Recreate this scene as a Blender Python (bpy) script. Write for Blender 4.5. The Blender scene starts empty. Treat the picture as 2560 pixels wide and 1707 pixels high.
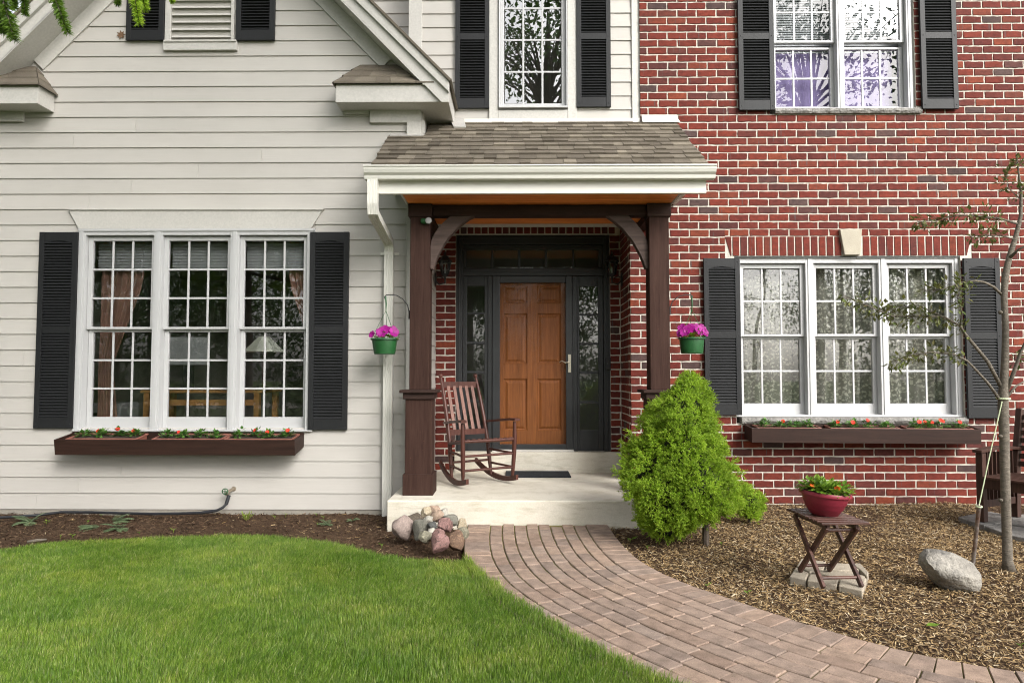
import bpy, math, random
import numpy as np
from mathutils import Vector, Matrix
random.seed(7); RNG = np.random.default_rng(11)
SC = bpy.context.scene
COL = SC.collection
R = math.radians

# ------------------------------------------------------------------ camera
F_PX, CXP, CYP = 1707.0, 1280.0, 853.5
CAM = Vector((0.0, 0.0, 1.275))
PITCH, YAW = R(2.734), R(0.5)
cd = bpy.data.cameras.new('camera'); cam = bpy.data.objects.new('camera', cd); COL.objects.link(cam)
cd.sensor_width = 36; cd.lens = 36 * F_PX / 2560; cd.clip_start = 0.05; cd.clip_end = 600
cam.location = CAM; cam.rotation_euler = (math.pi / 2 + PITCH, 0, YAW)
SC.camera = cam
RM = cam.rotation_euler.to_matrix()

# ------------------------------------------------------------------ sky, sun, exposure
SUN_DIR = Vector((0.56, -0.74, 0.64)).normalized()      # towards the sun
wd = bpy.data.worlds.new('World'); SC.world = wd; wd.use_nodes = True
wn = wd.node_tree.nodes; wl = wd.node_tree.links
bg = wn['Background']; sky = wn.new('ShaderNodeTexSky'); sky.sky_type = 'NISHITA'; sky.sun_disc = False
sky.sun_elevation = math.asin(SUN_DIR.z); sky.sun_rotation = math.atan2(SUN_DIR.x, SUN_DIR.y)
sky.air_density = 1.0; sky.dust_density = 4.0; sky.ozone_density = 1.0
hs = wn.new('ShaderNodeHueSaturation'); hs.inputs['Saturation'].default_value = 0.22
wl.new(sky.outputs[0], hs.inputs['Color']); wl.new(hs.outputs[0], bg.inputs['Color'])
bg.inputs['Strength'].default_value = 0.13
sd = bpy.data.lights.new('sun', 'SUN'); sun = bpy.data.objects.new('sun', sd); COL.objects.link(sun)
sd.energy = 1.5; sd.angle = R(26); sd.color = (1.0, 0.975, 0.94)
sun.rotation_euler = SUN_DIR.to_track_quat('Z', 'Y').to_euler(); sun.location = (6, -8, 12)
SC.view_settings.view_transform = 'Standard'; SC.view_settings.look = 'None'
SC.view_settings.exposure = 1.50; SC.view_settings.gamma = 1.0
SC.view_settings.use_curve_mapping = False
SC.render.engine = 'CYCLES'
SC.cycles.use_denoising = True; SC.cycles.denoiser = 'OPENIMAGEDENOISE'; SC.cycles.denoising_input_passes = 'RGB_ALBEDO_NORMAL'; SC.cycles.denoising_prefilter = 'NONE'; SC.cycles.filter_width = 1.1
SC.cycles.sample_clamp_indirect = 6.0
SC.cycles.max_bounces = 7; SC.cycles.diffuse_bounces = 4; SC.cycles.transparent_max_bounces = 16

# ------------------------------------------------------------------ pixel -> place helpers
def ray(px, py):
    return RM @ Vector(((px - CXP) / F_PX, -(py - CYP) / F_PX, -1.0))
def P(px, py, Y):
    d = ray(px, py); return CAM + d * (Y / d.y)
def G(px, py, z=0.0):
    d = ray(px, py); return CAM + d * ((z - CAM.z) / d.z)
def px2x(px, py, Y): return P(px, py, Y).x
def px2z(py, Y, px=1280): return P(px, py, Y).z

# ------------------------------------------------------------------ object helpers
WL = {}          # world location of each object
def tag(o, label=None, cat=None, group=None, kind=None):
    if label: o['label'] = label
    if cat: o['category'] = cat
    if group: o['group'] = group
    if kind: o['kind'] = kind
    return o
def link(o, parent, w):
    COL.objects.link(o); w = Vector(w); WL[o] = w
    if parent is not None:
        o.parent = parent; o.location = w - WL[parent]
    else: o.location = w
    return o
def empty(name, loc, label=None, cat=None, group=None, parent=None, kind=None):
    o = bpy.data.objects.new(name, None); o.empty_display_size = 0.1
    link(o, parent, loc); return tag(o, label, cat, group, kind)
def mesh_from(name, v, f, mats, fm=None, smooth=False):
    me = bpy.data.meshes.new(name)
    me.from_pydata([tuple(p) for p in v], [], f)
    for m in (mats if isinstance(mats, (list, tuple)) else [mats]): me.materials.append(m)
    if fm is not None: me.polygons.foreach_set('material_index', fm)
    if smooth: me.polygons.foreach_set('use_smooth', [True] * len(me.polygons))
    me.update(); return me
def bigmesh(name, V, Fa, mat, n):
    """numpy mesh: V (k,3), Fa (m,n) faces with n corners"""
    me = bpy.data.meshes.new(name); V = np.asarray(V, dtype=np.float32); Fa = np.asarray(Fa, dtype=np.int32)
    me.vertices.add(len(V)); me.vertices.foreach_set('co', V.ravel())
    me.loops.add(Fa.size); me.loops.foreach_set('vertex_index', Fa.ravel())
    me.polygons.add(len(Fa)); me.polygons.foreach_set('loop_start', np.arange(0, Fa.size, n, dtype=np.int32))
    me.update(calc_edges=True); me.materials.append(mat); return me
def put(me, name, w, parent=None):
    return link(bpy.data.objects.new(name, me), parent, w)

class MB:
    def __init__(s): s.v = []; s.f = []; s.m = []; s.mi = 0
    def add(s, v, f):
        b = len(s.v); s.v += [Vector(p) for p in v]
        s.f += [tuple(i + b for i in q) for q in f]; s.m += [s.mi] * len(f); return s
    def hexa(s, p):   # p: bottom 4 (ccw from above: front-left, front-right, back-right, back-left), then top 4
        return s.add(p, [(3, 2, 1, 0), (4, 5, 6, 7), (0, 1, 5, 4), (1, 2, 6, 5), (2, 3, 7, 6), (3, 0, 4, 7)])
    def box(s, x0, x1, y0, y1, z0, z1):
        return s.hexa([(x0, y0, z0), (x1, y0, z0), (x1, y1, z0), (x0, y1, z0), (x0, y0, z1), (x1, y0, z1), (x1, y1, z1), (x0, y1, z1)])
    def prism(s, poly, off):
        n = len(poly); off = Vector(off); a = [Vector(p) for p in poly]; b = [p + off for p in a]
        # orient so that the cap at 'poly' faces against off
        nr = Vector((0, 0, 0))
        for i in range(n): nr += a[i].cross(a[(i + 1) % n])
        if nr.dot(off) > 0: a.reverse(); b.reverse()
        return s.add(a + b, [tuple(range(n)), tuple(range(2 * n - 1, n - 1, -1))] + [(i, n + i, n + (i + 1) % n, (i + 1) % n) for i in range(n)])
    def tube(s, pts, r, n=8, caps=True):
        pts = [Vector(p) for p in pts]; k = len(pts)
        rs = r if isinstance(r, (list, tuple)) else [r] * k
        v = []; up = None
        for i, p in enumerate(pts):
            t = (pts[min(i + 1, k - 1)] - pts[max(i - 1, 0)]).normalized()
            if up is None: up = Vector((0, 0, 1)) if abs(t.z) < .9 else Vector((1, 0, 0))
            a = t.cross(up)
            if a.length < 1e-5: a = t.orthogonal()
            a.normalize(); b = a.cross(t).normalized(); up = b
            for j in range(n):
                th = 2 * math.pi * j / n; v.append(p + (a * math.cos(th) + b * math.sin(th)) * rs[i])
        f = [(i * n + j, i * n + (j + 1) % n, (i + 1) * n + (j + 1) % n, (i + 1) * n + j) for i in range(k - 1) for j in range(n)]
        if caps: f += [tuple(range(n - 1, -1, -1)), tuple((k - 1) * n + j for j in range(n))]
        return s.add(v, f)
    def bar(s, a, b, w, h, up=(0, 0, 1)):
        a = Vector(a); b = Vector(b); t = (b - a).normalized(); u = Vector(up)
        x = t.cross(u).normalized(); u = x.cross(t).normalized()
        x *= w / 2; u *= h / 2
        return s.hexa([a - x - u, a + x - u, b + x - u, b - x - u, a - x + u, a + x + u, b + x + u, b - x + u])
    def lathe(s, prof, c, n=24, tilt=None, sx=1, sy=1):
        c = Vector(c); v = []
        for r, z in prof:
            for j in range(n):
                th = 2 * math.pi * j / n; q = Vector((r * math.cos(th) * sx, r * math.sin(th) * sy, z))
                if tilt is not None: q = tilt @ q
                v.append(c + q)
        k = len(prof)
        f = [(i * n + j, i * n + (j + 1) % n, (i + 1) * n + (j + 1) % n, (i + 1) * n + j) for i in range(k - 1) for j in range(n)]
        if prof[0][0] > 1e-4: f.append(tuple(range(n - 1, -1, -1)))
        if prof[-1][0] > 1e-4: f.append(tuple((k - 1) * n + j for j in range(n)))
        return s.add(v, f)
    def build(s, name, mat, parent=None, smooth=False, bevel=0, origin=None, auto=None):
        c = Vector(origin) if origin is not None else sum(s.v, Vector()) / len(s.v)
        me = mesh_from(name, [p - c for p in s.v], s.f, mat, s.m if isinstance(mat, (list, tuple)) else None, smooth)
        o = put(me, name, c, parent)
        if bevel:
            b = o.modifiers.new('bevel', 'BEVEL'); b.width = bevel; b.segments = 2; b.limit_method = 'ANGLE'; b.angle_limit = R(40)
        if auto:
            me.polygons.foreach_set('use_smooth', [True] * len(me.polygons))
            me.set_sharp_from_angle(angle=R(auto))
        return o
def xf(f):   # transform helper: returns builder-wide mapping
    return f

# ------------------------------------------------------------------ materials
def lin(c):
    return tuple((x / 12.92 if x <= .04045 else ((x + .055) / 1.055) ** 2.4) for x in c)
def rgb(r, g, b): return lin((r / 255, g / 255, b / 255))
class NT:
    def __init__(s, name):
        s.m = bpy.data.materials.new(name); s.m.use_nodes = True; s.t = s.m.node_tree; s.b = s.t.nodes['Principled BSDF']; s.out = s.t.nodes['Material Output']
    def n(s, t, **kw):
        o = s.t.nodes.new('ShaderNode' + t)
        for k, v in kw.items(): setattr(o, k, v)
        return o
    def l(s, a, b): s.t.links.new(a, b)
    def pos(s, stretch=(1, 1, 1)):
        g = s.n('NewGeometry'); v = s.n('VectorMath', operation='MULTIPLY'); s.l(g.outputs['Position'], v.inputs[0]); v.inputs[1].default_value = stretch
        return v.outputs[0]
    def noise(s, vec, scale, detail=5, rough=.55, dist=0):
        o = s.n('TexNoise'); s.l(vec, o.inputs['Vector']); o.inputs['Scale'].default_value = scale; o.inputs['Detail'].default_value = detail
        o.inputs['Roughness'].default_value = rough; o.inputs['Distortion'].default_value = dist; return o.outputs['Fac']
    def ramp(s, fac, stops, interp='LINEAR'):
        o = s.n('ValToRGB'); s.l(fac, o.inputs[0]); cr = o.color_ramp; cr.interpolation = interp
        while len(cr.elements) < len(stops): cr.elements.new(.5)
        for e, (p, c) in zip(cr.elements, stops): e.position = p; e.color = (*c, 1) if len(c) == 3 else c
        return o.outputs[0]
    def mul(s, a, b, t='MULTIPLY', fac=1.0):
        o = s.n('MixRGB', blend_type=t)
        if isinstance(fac, (int, float)): o.inputs[0].default_value = fac
        else: s.l(fac, o.inputs[0])
        for i, x in ((1, a), (2, b)):
            if hasattr(x, 'is_linked'): s.l(x, o.inputs[i])
            else: o.inputs[i].default_value = (*x, 1)
        return o.outputs[0]
    def rand(s):
        g = s.n('NewGeometry'); o = s.n('ObjectInfo'); a = s.n('Math', operation='ADD'); s.l(g.outputs['Random Per Island'], a.inputs[0]); s.l(o.outputs['Random'], a.inputs[1])
        fr = s.n('Math', operation='FRACT'); s.l(a.outputs[0], fr.inputs[0]); return fr.outputs[0]
    def bump(s, fac, strength, dist=.01):
        o = s.n('Bump'); s.l(fac, o.inputs['Height']); o.inputs['Strength'].default_value = strength; o.inputs['Distance'].default_value = dist
        s.l(o.outputs[0], s.b.inputs['Normal']); return o
    def done(s, col=None, rough=.6, spec=.5, metal=0):
        if col is not None:
            if hasattr(col, 'is_linked'): s.l(col, s.b.inputs['Base Color'])
            else: s.b.inputs['Base Color'].default_value = (*col, 1)
        if hasattr(rough, 'is_linked'): s.l(rough, s.b.inputs['Roughness'])
        else: s.b.inputs['Roughness'].default_value = rough
        s.b.inputs['Specular IOR Level'].default_value = spec; s.b.inputs['Metallic'].default_value = metal
        return s.m
def sc(c, k): return tuple(x * k for x in c)
def basic(name, c, var=.12, scale=6, rough=.6, bump=.15, bscale=90, stretch=(1, 1, 1), spec=.4, metal=0, orand=0, bd=.004, dirt=None):
    t = NT(name); p = t.pos(stretch)
    col = t.ramp(t.noise(p, scale), [(.3, sc(c, 1 - var)), (.7, sc(c, 1 + var))])
    fine = t.noise(p, bscale, 4)
    if bump: col = t.mul(col, t.ramp(fine, [(.3, (.9, .9, .9)), (.7, (1.06, 1.06, 1.06))]))
    if orand: col = t.mul(col, t.ramp(t.rand(), [(0, (1 - orand,) * 3), (1, (1 + orand,) * 3)]))
    if dirt: col = t.mul(col, dirt[0], 'MIX', t.ramp(t.noise(t.pos(), dirt[1], 8, .65), [(dirt[2], (0, 0, 0)), (dirt[2] + .18, (dirt[3],) * 3)]))
    if bump: t.bump(fine, bump, bd)
    return t.done(col, rough, spec, metal)
def wood(name, dark, light, axis, scale=7, rough=.6, bump=.25, orand=.1, spec=.35, wear=None, dens=14):
    st = [dens] * 3; st[axis] = .8
    t = NT(name); p = t.pos(tuple(st))
    n1 = t.noise(p, scale * .35, 6, .6, .6); n2 = t.noise(p, scale * 2.2, 4, .6)
    col = t.ramp(n1, [(.3, dark), (.72, light)])
    col = t.mul(col, t.ramp(n2, [(.3, (.8, .8, .8)), (.7, (1.12, 1.12, 1.12))]))
    if orand: col = t.mul(col, t.ramp(t.rand(), [(0, (1 - orand,) * 3), (1, (1 + orand,) * 3)]))
    if wear: col = t.mul(col, wear, 'MIX', t.ramp(t.noise(t.pos(), 22, 8, .7), [(.66, (0, 0, 0)), (.74, (.8,) * 3)]))
    t.bump(n2, bump, .003); return t.done(col, rough, spec)
M = {}
# painted siding: fine horizontal grain, faint soft dirt
def siding(name, c):
    t = NT(name); p = t.pos((.7, 1, 26)); n1 = t.noise(p, 6, 5, .6); n2 = t.noise(t.pos((1, 1, 1)), 1.3, 4)
    col = t.ramp(n2, [(.3, sc(c, .955)), (.7, sc(c, 1.03))])
    col = t.mul(col, t.ramp(n1, [(.25, (.955, .955, .95)), (.75, (1.02, 1.02, 1.02))]))
    col = t.mul(col, t.ramp(t.rand(), [(0, (.965,) * 3), (1, (1.02,) * 3)]))
    col = t.mul(col, (.32, .28, .2), 'MIX', t.ramp(t.noise(t.pos((1, 1, 1.8)), 21, 2, .4), [(.755, (0, 0, 0)), (.80, (.4,) * 3)]))
    t.bump(n1, .18, .003); return t.done(col, .55, .3)
M['siding'] = siding('siding_paint', (.445, .423, .391))
M['trim'] = basic('trim_paint', (.475, .458, .425), .035, 2.5, .5, .05, 50, (1, 1, 1))
M['gutter'] = basic('gutter_paint', (.62, .607, .555), .02, 2, .42, 0, 40, spec=.4)
M['vinyl'] = basic('window_vinyl', (.43, .43, .43), .02, 3, .35, 0, 60, spec=.5)
M['shutter'] = basic('shutter_charcoal', (.0125, .013, .0138), .14, 5, .55, .25, 120, (1, 1, .25), spec=.28, orand=.08)
M['black'] = basic('black_paint', (.021, .022, .0235), .2, 4, .38, .1, 60, spec=.5)
M['iron'] = basic('black_iron', (.012, .012, .012), .2, 9, .5, .3, 90, spec=.5)
def brickm():
    t = NT('fired_brick'); r = t.rand()
    base = t.ramp(r, [(0, (.092, .019, .014)), (.20, (.148, .0285, .0175)), (.36, (.118, .0225, .0158)), (.50, (.085, .020, .0165)), (.62, (.182, .042, .021)), (.70, (.068, .024, .0215)), (.82, (.135, .026, .0172)), (.93, (.080, .026, .022)), (.97, (.075, .048, .044)), (1, (.050, .030, .028))])
    p = t.pos((1, 1, 1.6)); n = t.noise(p, 22, 5, .6); f = t.noise(p, 150, 4, .7)
    col = t.mul(base, t.ramp(n, [(.25, (.62, .62, .64)), (.75, (1.28, 1.22, 1.2))]))
    vs = t.noise(t.pos((5, 5, .4)), 9, 2)      # vertical smudges of kiln flash
    col = t.mul(col, (.075, .06, .06), 'MIX', t.ramp(vs, [(.64, (0, 0, 0)), (.73, (.75,) * 3)]))
    col = t.mul(col, (.36, .33, .29), 'MIX', t.ramp(t.noise(t.pos(), 55, 6, .75), [(.70, (0, 0, 0)), (.76, (.8,) * 3)]))
    t.bump(f, .5, .004); return t.done(col, .85, .2)
M['brick'] = brickm()
M['mortar'] = basic('mortar', (.50, .465, .405), .14, 16, .9, .6, 160, spec=.1, bd=.006)
M['stone_sill'] = basic('grey_stone', (.22, .21, .195), .25, 14, .85, .8, 45, spec=.2, bd=.02)
M['keystone'] = basic('limestone', (.36, .325, .26), .08, 8, .85, .5, 120, spec=.2)
M['post'] = wood('brown_stained_post', (.027, .0120, .0085), (.052, .0265, .0195), 2, rough=.75, spec=.15, wear=(.12, .058, .037))
M['postx'] = wood('brown_stained_beam', (.023, .0125, .0095), (.043, .025, .020), 0, rough=.75, spec=.15)
M['brace'] = wood('grey_brown_brace', (.036, .024, .020), (.110, .078, .066), 0, scale=4, rough=.7, spec=.2, dens=9)
M['cedar'] = wood('cedar_soffit', (.50, .12, .022), (.82, .30, .075), 0, rough=.45, orand=.16)
M['door'] = wood('stained_oak_door', (.150, .046, .010), (.285, .100, .025), 2, rough=.5, bump=.12, orand=.0, dens=22, spec=.3)
M['box'] = wood('planter_brown_stain', (.016, .0072, .0048), (.034, .0160, .0108), 0, rough=.55, spec=.2, bump=.12, orand=0)
M['chair'] = wood('red_brown_chair_paint', (.045, .014, .009), (.095, .034, .024), 2, rough=.42, bump=.1, orand=.15, wear=(.25, .13, .09))
M['chairslat'] = wood('worn_chair_slat', (.10, .040, .026), (.20, .088, .060), 2, rough=.4, bump=.1, orand=.2)
M['stand'] = wood('dark_teak', (.035, .014, .010), (.105, .048, .034), 0, rough=.5, bump=.15, orand=.25)
M['bench'] = wood('bench_wood', (.030, .013, .009), (.075, .035, .024), 2, rough=.55, orand=.2)
def conc():
    t = NT('porch_concrete'); n = t.noise(t.pos(), 2.2, 7, .6); f = t.noise(t.pos(), 130, 4)
    col = t.ramp(n, [(.3, (.52, .478, .395)), (.7, (.64, .60, .515))]); col = t.mul(col, t.ramp(f, [(.3, (.9,) * 3), (.7, (1.06,) * 3)]))
    col = t.mul(col, (.30, .26, .17), 'MIX', t.ramp(t.noise(t.pos((1, 1, 5)), 5, 8, .7), [(.50, (0, 0, 0)), (.74, (.65,) * 3)]))
    t.bump(f, .25, .003); return t.done(col, .8, .25)
M['concrete'] = conc()
M['foundation'] = basic('foundation_concrete', (.25, .23, .195), .15, 5, .9, .4, 90)
def paverm():
    t = NT('clay_paver'); r = t.rand()
    base = t.ramp(r, [(0, (.240, .170, .130)), (.3, (.300, .222, .174)), (.55, (.225, .170, .138)), (.75, (.315, .226, .170)), (1, (.265, .205, .168))])
    n = t.noise(t.pos(), 14, 5); f = t.noise(t.pos(), 190, 3, .7)
    col = t.mul(base, t.ramp(n, [(.3, (.72,) * 3), (.7, (1.18,) * 3)])); col = t.mul(col, t.ramp(f, [(.28, (.45, .45, .45)), (.42, (.95,) * 3), (.6, (1.05,) * 3), (.72, (1.7, 1.66, 1.6))]))
    t.bump(f, .55, .004); return t.done(col, .88, .2)
M['paver'] = paverm()
def shinglem():
    t = NT('asphalt_shingle'); r = t.rand()
    base = t.ramp(r, [(0, (.092, .077, .059)), (.35, (.165, .142, .110)), (.65, (.118, .100, .078)), (1, (.215, .186, .143))])
    f = t.noise(t.pos(), 320, 3, .7); n = t.noise(t.pos(), 4, 4)
    col = t.mul(base, t.ramp(f, [(.3, (.62,) * 3), (.7, (1.3,) * 3)])); col = t.mul(col, t.ramp(n, [(.3, (.85,) * 3), (.7, (1.12,) * 3)]))
    t.bump(f, .6, .004); return t.done(col, .92, .15)
M['shingle'] = shinglem()
def glassm(name, refl, tint=(.92, .95, .94), wob=.012, fs=1.0):
    t = NT(name); t.t.nodes.remove(t.b)
    tr = t.n('BsdfTransparent'); tr.inputs[0].default_value = (*tint, 1); gl = t.n('BsdfGlossy'); gl.inputs['Roughness'].default_value = .0
    gl.inputs['Color'].default_value = (1, 1, 1, 1)
    fr = t.n('Fresnel'); fr.inputs['IOR'].default_value = 1.5; a = t.n('Math', operation='MULTIPLY_ADD'); t.l(fr.outputs[0], a.inputs[0]); a.inputs[1].default_value = fs; a.inputs[2].default_value = refl; a.use_clamp = True
    bp = t.n('Bump'); t.l(t.noise(t.pos(), 2.6, 2), bp.inputs['Height']); bp.inputs['Strength'].default_value = 1; bp.inputs['Distance'].default_value = wob * .12
    t.l(bp.outputs[0], gl.inputs['Normal'])
    mx = t.n('MixShader'); t.l(a.outputs[0], mx.inputs[0]); t.l(tr.outputs[0], mx.inputs[1]); t.l(gl.outputs[0], mx.inputs[2]); t.l(mx.outputs[0], t.out.inputs[0]); return t.m
M['glass'] = glassm('window_glass', .055, wob=.0006)
M['glass_up'] = glassm('coated_glass', .25, wob=.0006)
M['glass_mid'] = glassm('half_coated_glass', .038, wob=.0006, fs=.5)
M['glass_door'] = glassm('storm_glass', .0, (.97, .97, .97), .0003, .18)
def leafm(name, cols, rough=.5, trans=.25, nscale=3):
    t = NT(name); c = t.ramp(t.rand(), [(i / (len(cols) - 1), x) for i, x in enumerate(cols)])
    c = t.mul(c, t.ramp(t.noise(t.pos(), nscale, 4), [(.3, (.72, .75, .7)), (.7, (1.25, 1.22, 1.2))]))
    t.done(c, rough, .35)
    tl = t.n('BsdfTranslucent'); t.l(c, tl.inputs[0]); mx = t.n('MixShader'); mx.inputs[0].default_value = trans
    t.l(t.b.outputs[0], mx.inputs[1]); t.l(tl.outputs[0], mx.inputs[2]); t.l(mx.outputs[0], t.out.inputs[0]); return t.m
def grassm():
    t = NT('grass_blade'); cols = [(.075, .155, .011), (.165, .275, .025), (.045, .108, .009), (.28, .385, .07), (.12, .235, .018), (.215, .32, .04), (.062, .13, .011), (.44, .45, .19)]
    c = t.ramp(t.rand(), [(i / (len(cols) - 1), x) for i, x in enumerate(cols)])
    c = t.mul(c, t.ramp(t.noise(t.pos(), 1.5, 6, .65), [(.32, (.66, .80, .62)), (.5, (1, 1, 1)), (.68, (1.45, 1.22, 1.3))]))
    c = t.mul(c, t.ramp(t.noise(t.pos(), 9, 4, .6), [(.3, (.78, .82, .75)), (.7, (1.2, 1.14, 1.2))])); t.done(c, .45, .35)
    tl = t.n('BsdfTranslucent'); t.l(c, tl.inputs[0]); mx = t.n('MixShader'); mx.inputs[0].default_value = .4; t.l(t.b.outputs[0], mx.inputs[1]); t.l(tl.outputs[0], mx.inputs[2]); t.l(mx.outputs[0], t.out.inputs[0]); return t.m
M['grass'] = grassm()
M['spruce_new'] = leafm('conifer_needles', [(.26, .42, .034), (.35, .50, .042), (.20, .35, .032), (.43, .55, .06), (.29, .45, .036)], .5, .5, 5)
M['spruce_dark'] = leafm('spruce_needles', [(.065, .13, .014), (.11, .19, .02), (.085, .16, .018)], .45, .4, 4)
M['leaf'] = leafm('bright_leaf', [(.14, .25, .022), (.09, .19, .018), (.22, .32, .04)], .4, .3, 9)
M['leaf_imp'] = leafm('impatiens_leaf', [(.050, .135, .022), (.075, .175, .03), (.11, .22, .045)], .35, .25, 9)
M['leaf_lime'] = leafm('petunia_leaf', [(.17, .26, .018), (.24, .32, .025), (.11, .2, .018)], .45, .3, 9)
M['leaf_tree'] = leafm('crabapple_leaf', [(.11, .145, .032), (.13, .12, .04), (.085, .12, .03), (.18, .19, .05)], .5, .25, 6)
M['leaf_far'] = leafm('maple_leaf', [(.04, .085, .02), (.07, .13, .03), (.05, .11, .02)], .5, .3, 1)
M['fern'] = leafm('fern_frond', [(.10, .15, .07), (.17, .22, .12), (.075, .125, .05)], .5, .2, 5)
M['petal_pink'] = leafm('magenta_petal', [(.36, .008, .25), (.28, .005, .19), (.44, .02, .32)], .5, .35, 20)
M['petal_red'] = leafm('red_petal', [(.72, .045, .015), (.65, .03, .015)], .5, .3, 20)
M['petal_orange'] = leafm('orange_petal', [(.85, .17, .02), (.8, .13, .015)], .5, .3, 20)
M['bark'] = basic('young_bark', (.135, .115, .09), .3, 18, .85, .7, 60, (1, 1, 3), bd=.01)
M['bark_dark'] = basic('conifer_bark', (.065, .05, .038), .3, 14, .9, .7, 50, (1, 1, .5), bd=.01)
M['core'] = basic('shaded_inner_twigs', (.012, .016, .006), .3, 12, .95, .6, 40)  # shade between the conifer tufts is put into this dark colour
def mulchm():
    t = NT('mulch_ground'); n = t.noise(t.pos(), 1.6, 5); f = t.noise(t.pos(), 70, 6, .75)
    col = t.ramp(f, [(.25, (.026, .015, .010)), (.5, (.075, .046, .028)), (.75, (.17, .112, .066))])
    col = t.mul(col, t.ramp(n, [(.35, (.8,) * 3), (.65, (1.2,) * 3)])); t.bump(f, .9, .02); return t.done(col, .95, .1)
M['mulch'] = mulchm()
def chipm(name, cols):
    t = NT(name); c = t.ramp(t.rand(), [(i / (len(cols) - 1), x) for i, x in enumerate(cols)]); c = t.mul(c, t.ramp(t.noise(t.pos((1, 1, 1)), 180, 3), [(.3, (.7,) * 3), (.7, (1.2,) * 3)])); return t.done(c, .9, .15)
M['chip_dark'] = chipm('bark_chip', [(.030, .017, .011), (.066, .039, .024), (.105, .063, .038), (.048, .029, .018), (.19, .13, .078)])
M['chip_tan'] = chipm('straw_chip', [(.21, .135, .066), (.39, .265, .128), (.29, .192, .088), (.105, .068, .040), (.44, .315, .165), (.54, .455, .32)])
M['dry'] = basic('dry_leaf_brown', (.15, .085, .045), .2, 40, .8, .2, 90)
M['soil'] = basic('potting_soil', (.035, .022, .015), .3, 40, .95, .8, 90, bd=.01)
M['terracotta'] = basic('terracotta_plastic', (.22, .085, .06), .06, 9, .55, .1, 60)
M['pot_green'] = basic('green_plastic_pot', (.014, .078, .022), .08, 30, .38, .1, 50, spec=.5)
M['bowl'] = basic('maroon_plastic_bowl', (.20, .018, .034), .1, 7, .45, .1, 70, spec=.4)
M['hose'] = basic('black_hose_rubber', (.016, .017, .020), .1, 9, .42, .15, 120)
M['mat'] = basic('rubber_doormat', (.022, .025, .030), .25, 30, .9, .9, 160, spec=.2, bd=.01)
M['steel'] = basic('brushed_nickel', (.62, .57, .47), .05, 9, .32, .05, 80, metal=1)
M['galv'] = basic('galvanised_pipe', (.30, .27, .25), .3, 14, .45, .2, 60, metal=.7, dirt=((.16, .07, .035), 9, .48, .9))
M['brass'] = basic('faucet_brass', (.42, .36, .28), .2, 20, .4, .1, 60, metal=.8)
M['rope'] = basic('pale_green_cord', (.55, .62, .40), .05, 60, .6, .3, 300)
M['slab'] = basic('pale_paving_stone', (.33, .285, .22), .12, 9, .9, .6, 110, orand=.08, bd=.008)
M['boulder'] = basic('boulder_stone', (.27, .25, .215), .25, 7, .9, .9, 40, dirt=((.075, .072, .07), 4.5, .47, .85), bd=.02)
M['cable'] = basic('flashing_metal', (.52, .50, .47), .06, 8, .4, .1, 60, metal=.3)
M['wall_in'] = basic('interior_wall', (.26, .24, .21), .05, 2, .9, 0)
M['blind'] = basic('white_blind', (.42, .42, .44), .02, 3, .7, 0)
M['lav'] = basic('lavender_shade', (.24, .185, .36), .02, 3, .8, 0)
M['curtain'] = basic('brown_curtain', (.32, .17, .13), .22, 9, .9, .3, 130, (1, 1, .2))
M['desk'] = wood('blond_desk', (.40, .19, .06), (.55, .28, .10), 0, rough=.4)
M['lampglass'] = basic('lamp_shade_glass', (.80, .80, .68), .1, 9, .4, 0)
M['plastic'] = basic('grey_plastic', (.36, .36, .37), .04, 5, .5, 0)
def lacem():
    t = NT('lace_curtain'); p = t.pos((1, .35, 1)); v = t.n('TexVoronoi'); t.l(p, v.inputs['Vector']); v.inputs['Scale'].default_value = 34
    n = t.noise(p, 26, 5, .65, .4); a = t.n('Math', operation='ADD'); t.l(n, a.inputs[0]); m = t.n('Math', operation='MULTIPLY'); t.l(v.outputs['Distance'], m.inputs[0]); m.inputs[1].default_value = -.42; t.l(m.outputs[0], a.inputs[1])
    fac = t.ramp(a.outputs[0], [(.30, (.45,) * 3), (.40, (.97,) * 3)])
    t.done((.80, .76, .66), .9, .1); tr = t.n('BsdfTransparent'); mx = t.n('MixShader'); t.l(fac, mx.inputs[0]); t.l(tr.outputs[0], mx.inputs[1]); t.l(t.b.outputs[0], mx.inputs[2]); t.l(mx.outputs[0], t.out.inputs[0]); return t.m
M['lace'] = lacem()
def groundm():
    t = NT('lawn_ground'); n = t.noise(t.pos(), .6, 6); f = t.noise(t.pos(), 40, 5)
    col = t.ramp(n, [(.3, (.045, .085, .014)), (.7, (.085, .135, .022))]); col = t.mul(col, t.ramp(f, [(.3, (.65,) * 3), (.7, (1.2,) * 3)])); t.bump(f, .8, .03); return t.done(col, .9, .1)
M['ground'] = groundm()
M['lawn_soil'] = basic('lawn_thatch', (.05, .075, .016), .35, 30, .95, .6, 90)
M['moss'] = basic('mossy_joint_sand', (.13, .105, .035), .5, 9, .95, .6, 120, dirt=((.10, .11, .012), 3.2, .44, .95))
# ------------------------------------------------------------------ house
YL, YR, YU, YB = 6.58, 6.94, 6.99, 7.62
FLOOR = 0.20
house = empty('house', (0, 7.0, 0), 'two storey house with white lap siding, red brick and a small porch', 'house')

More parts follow.
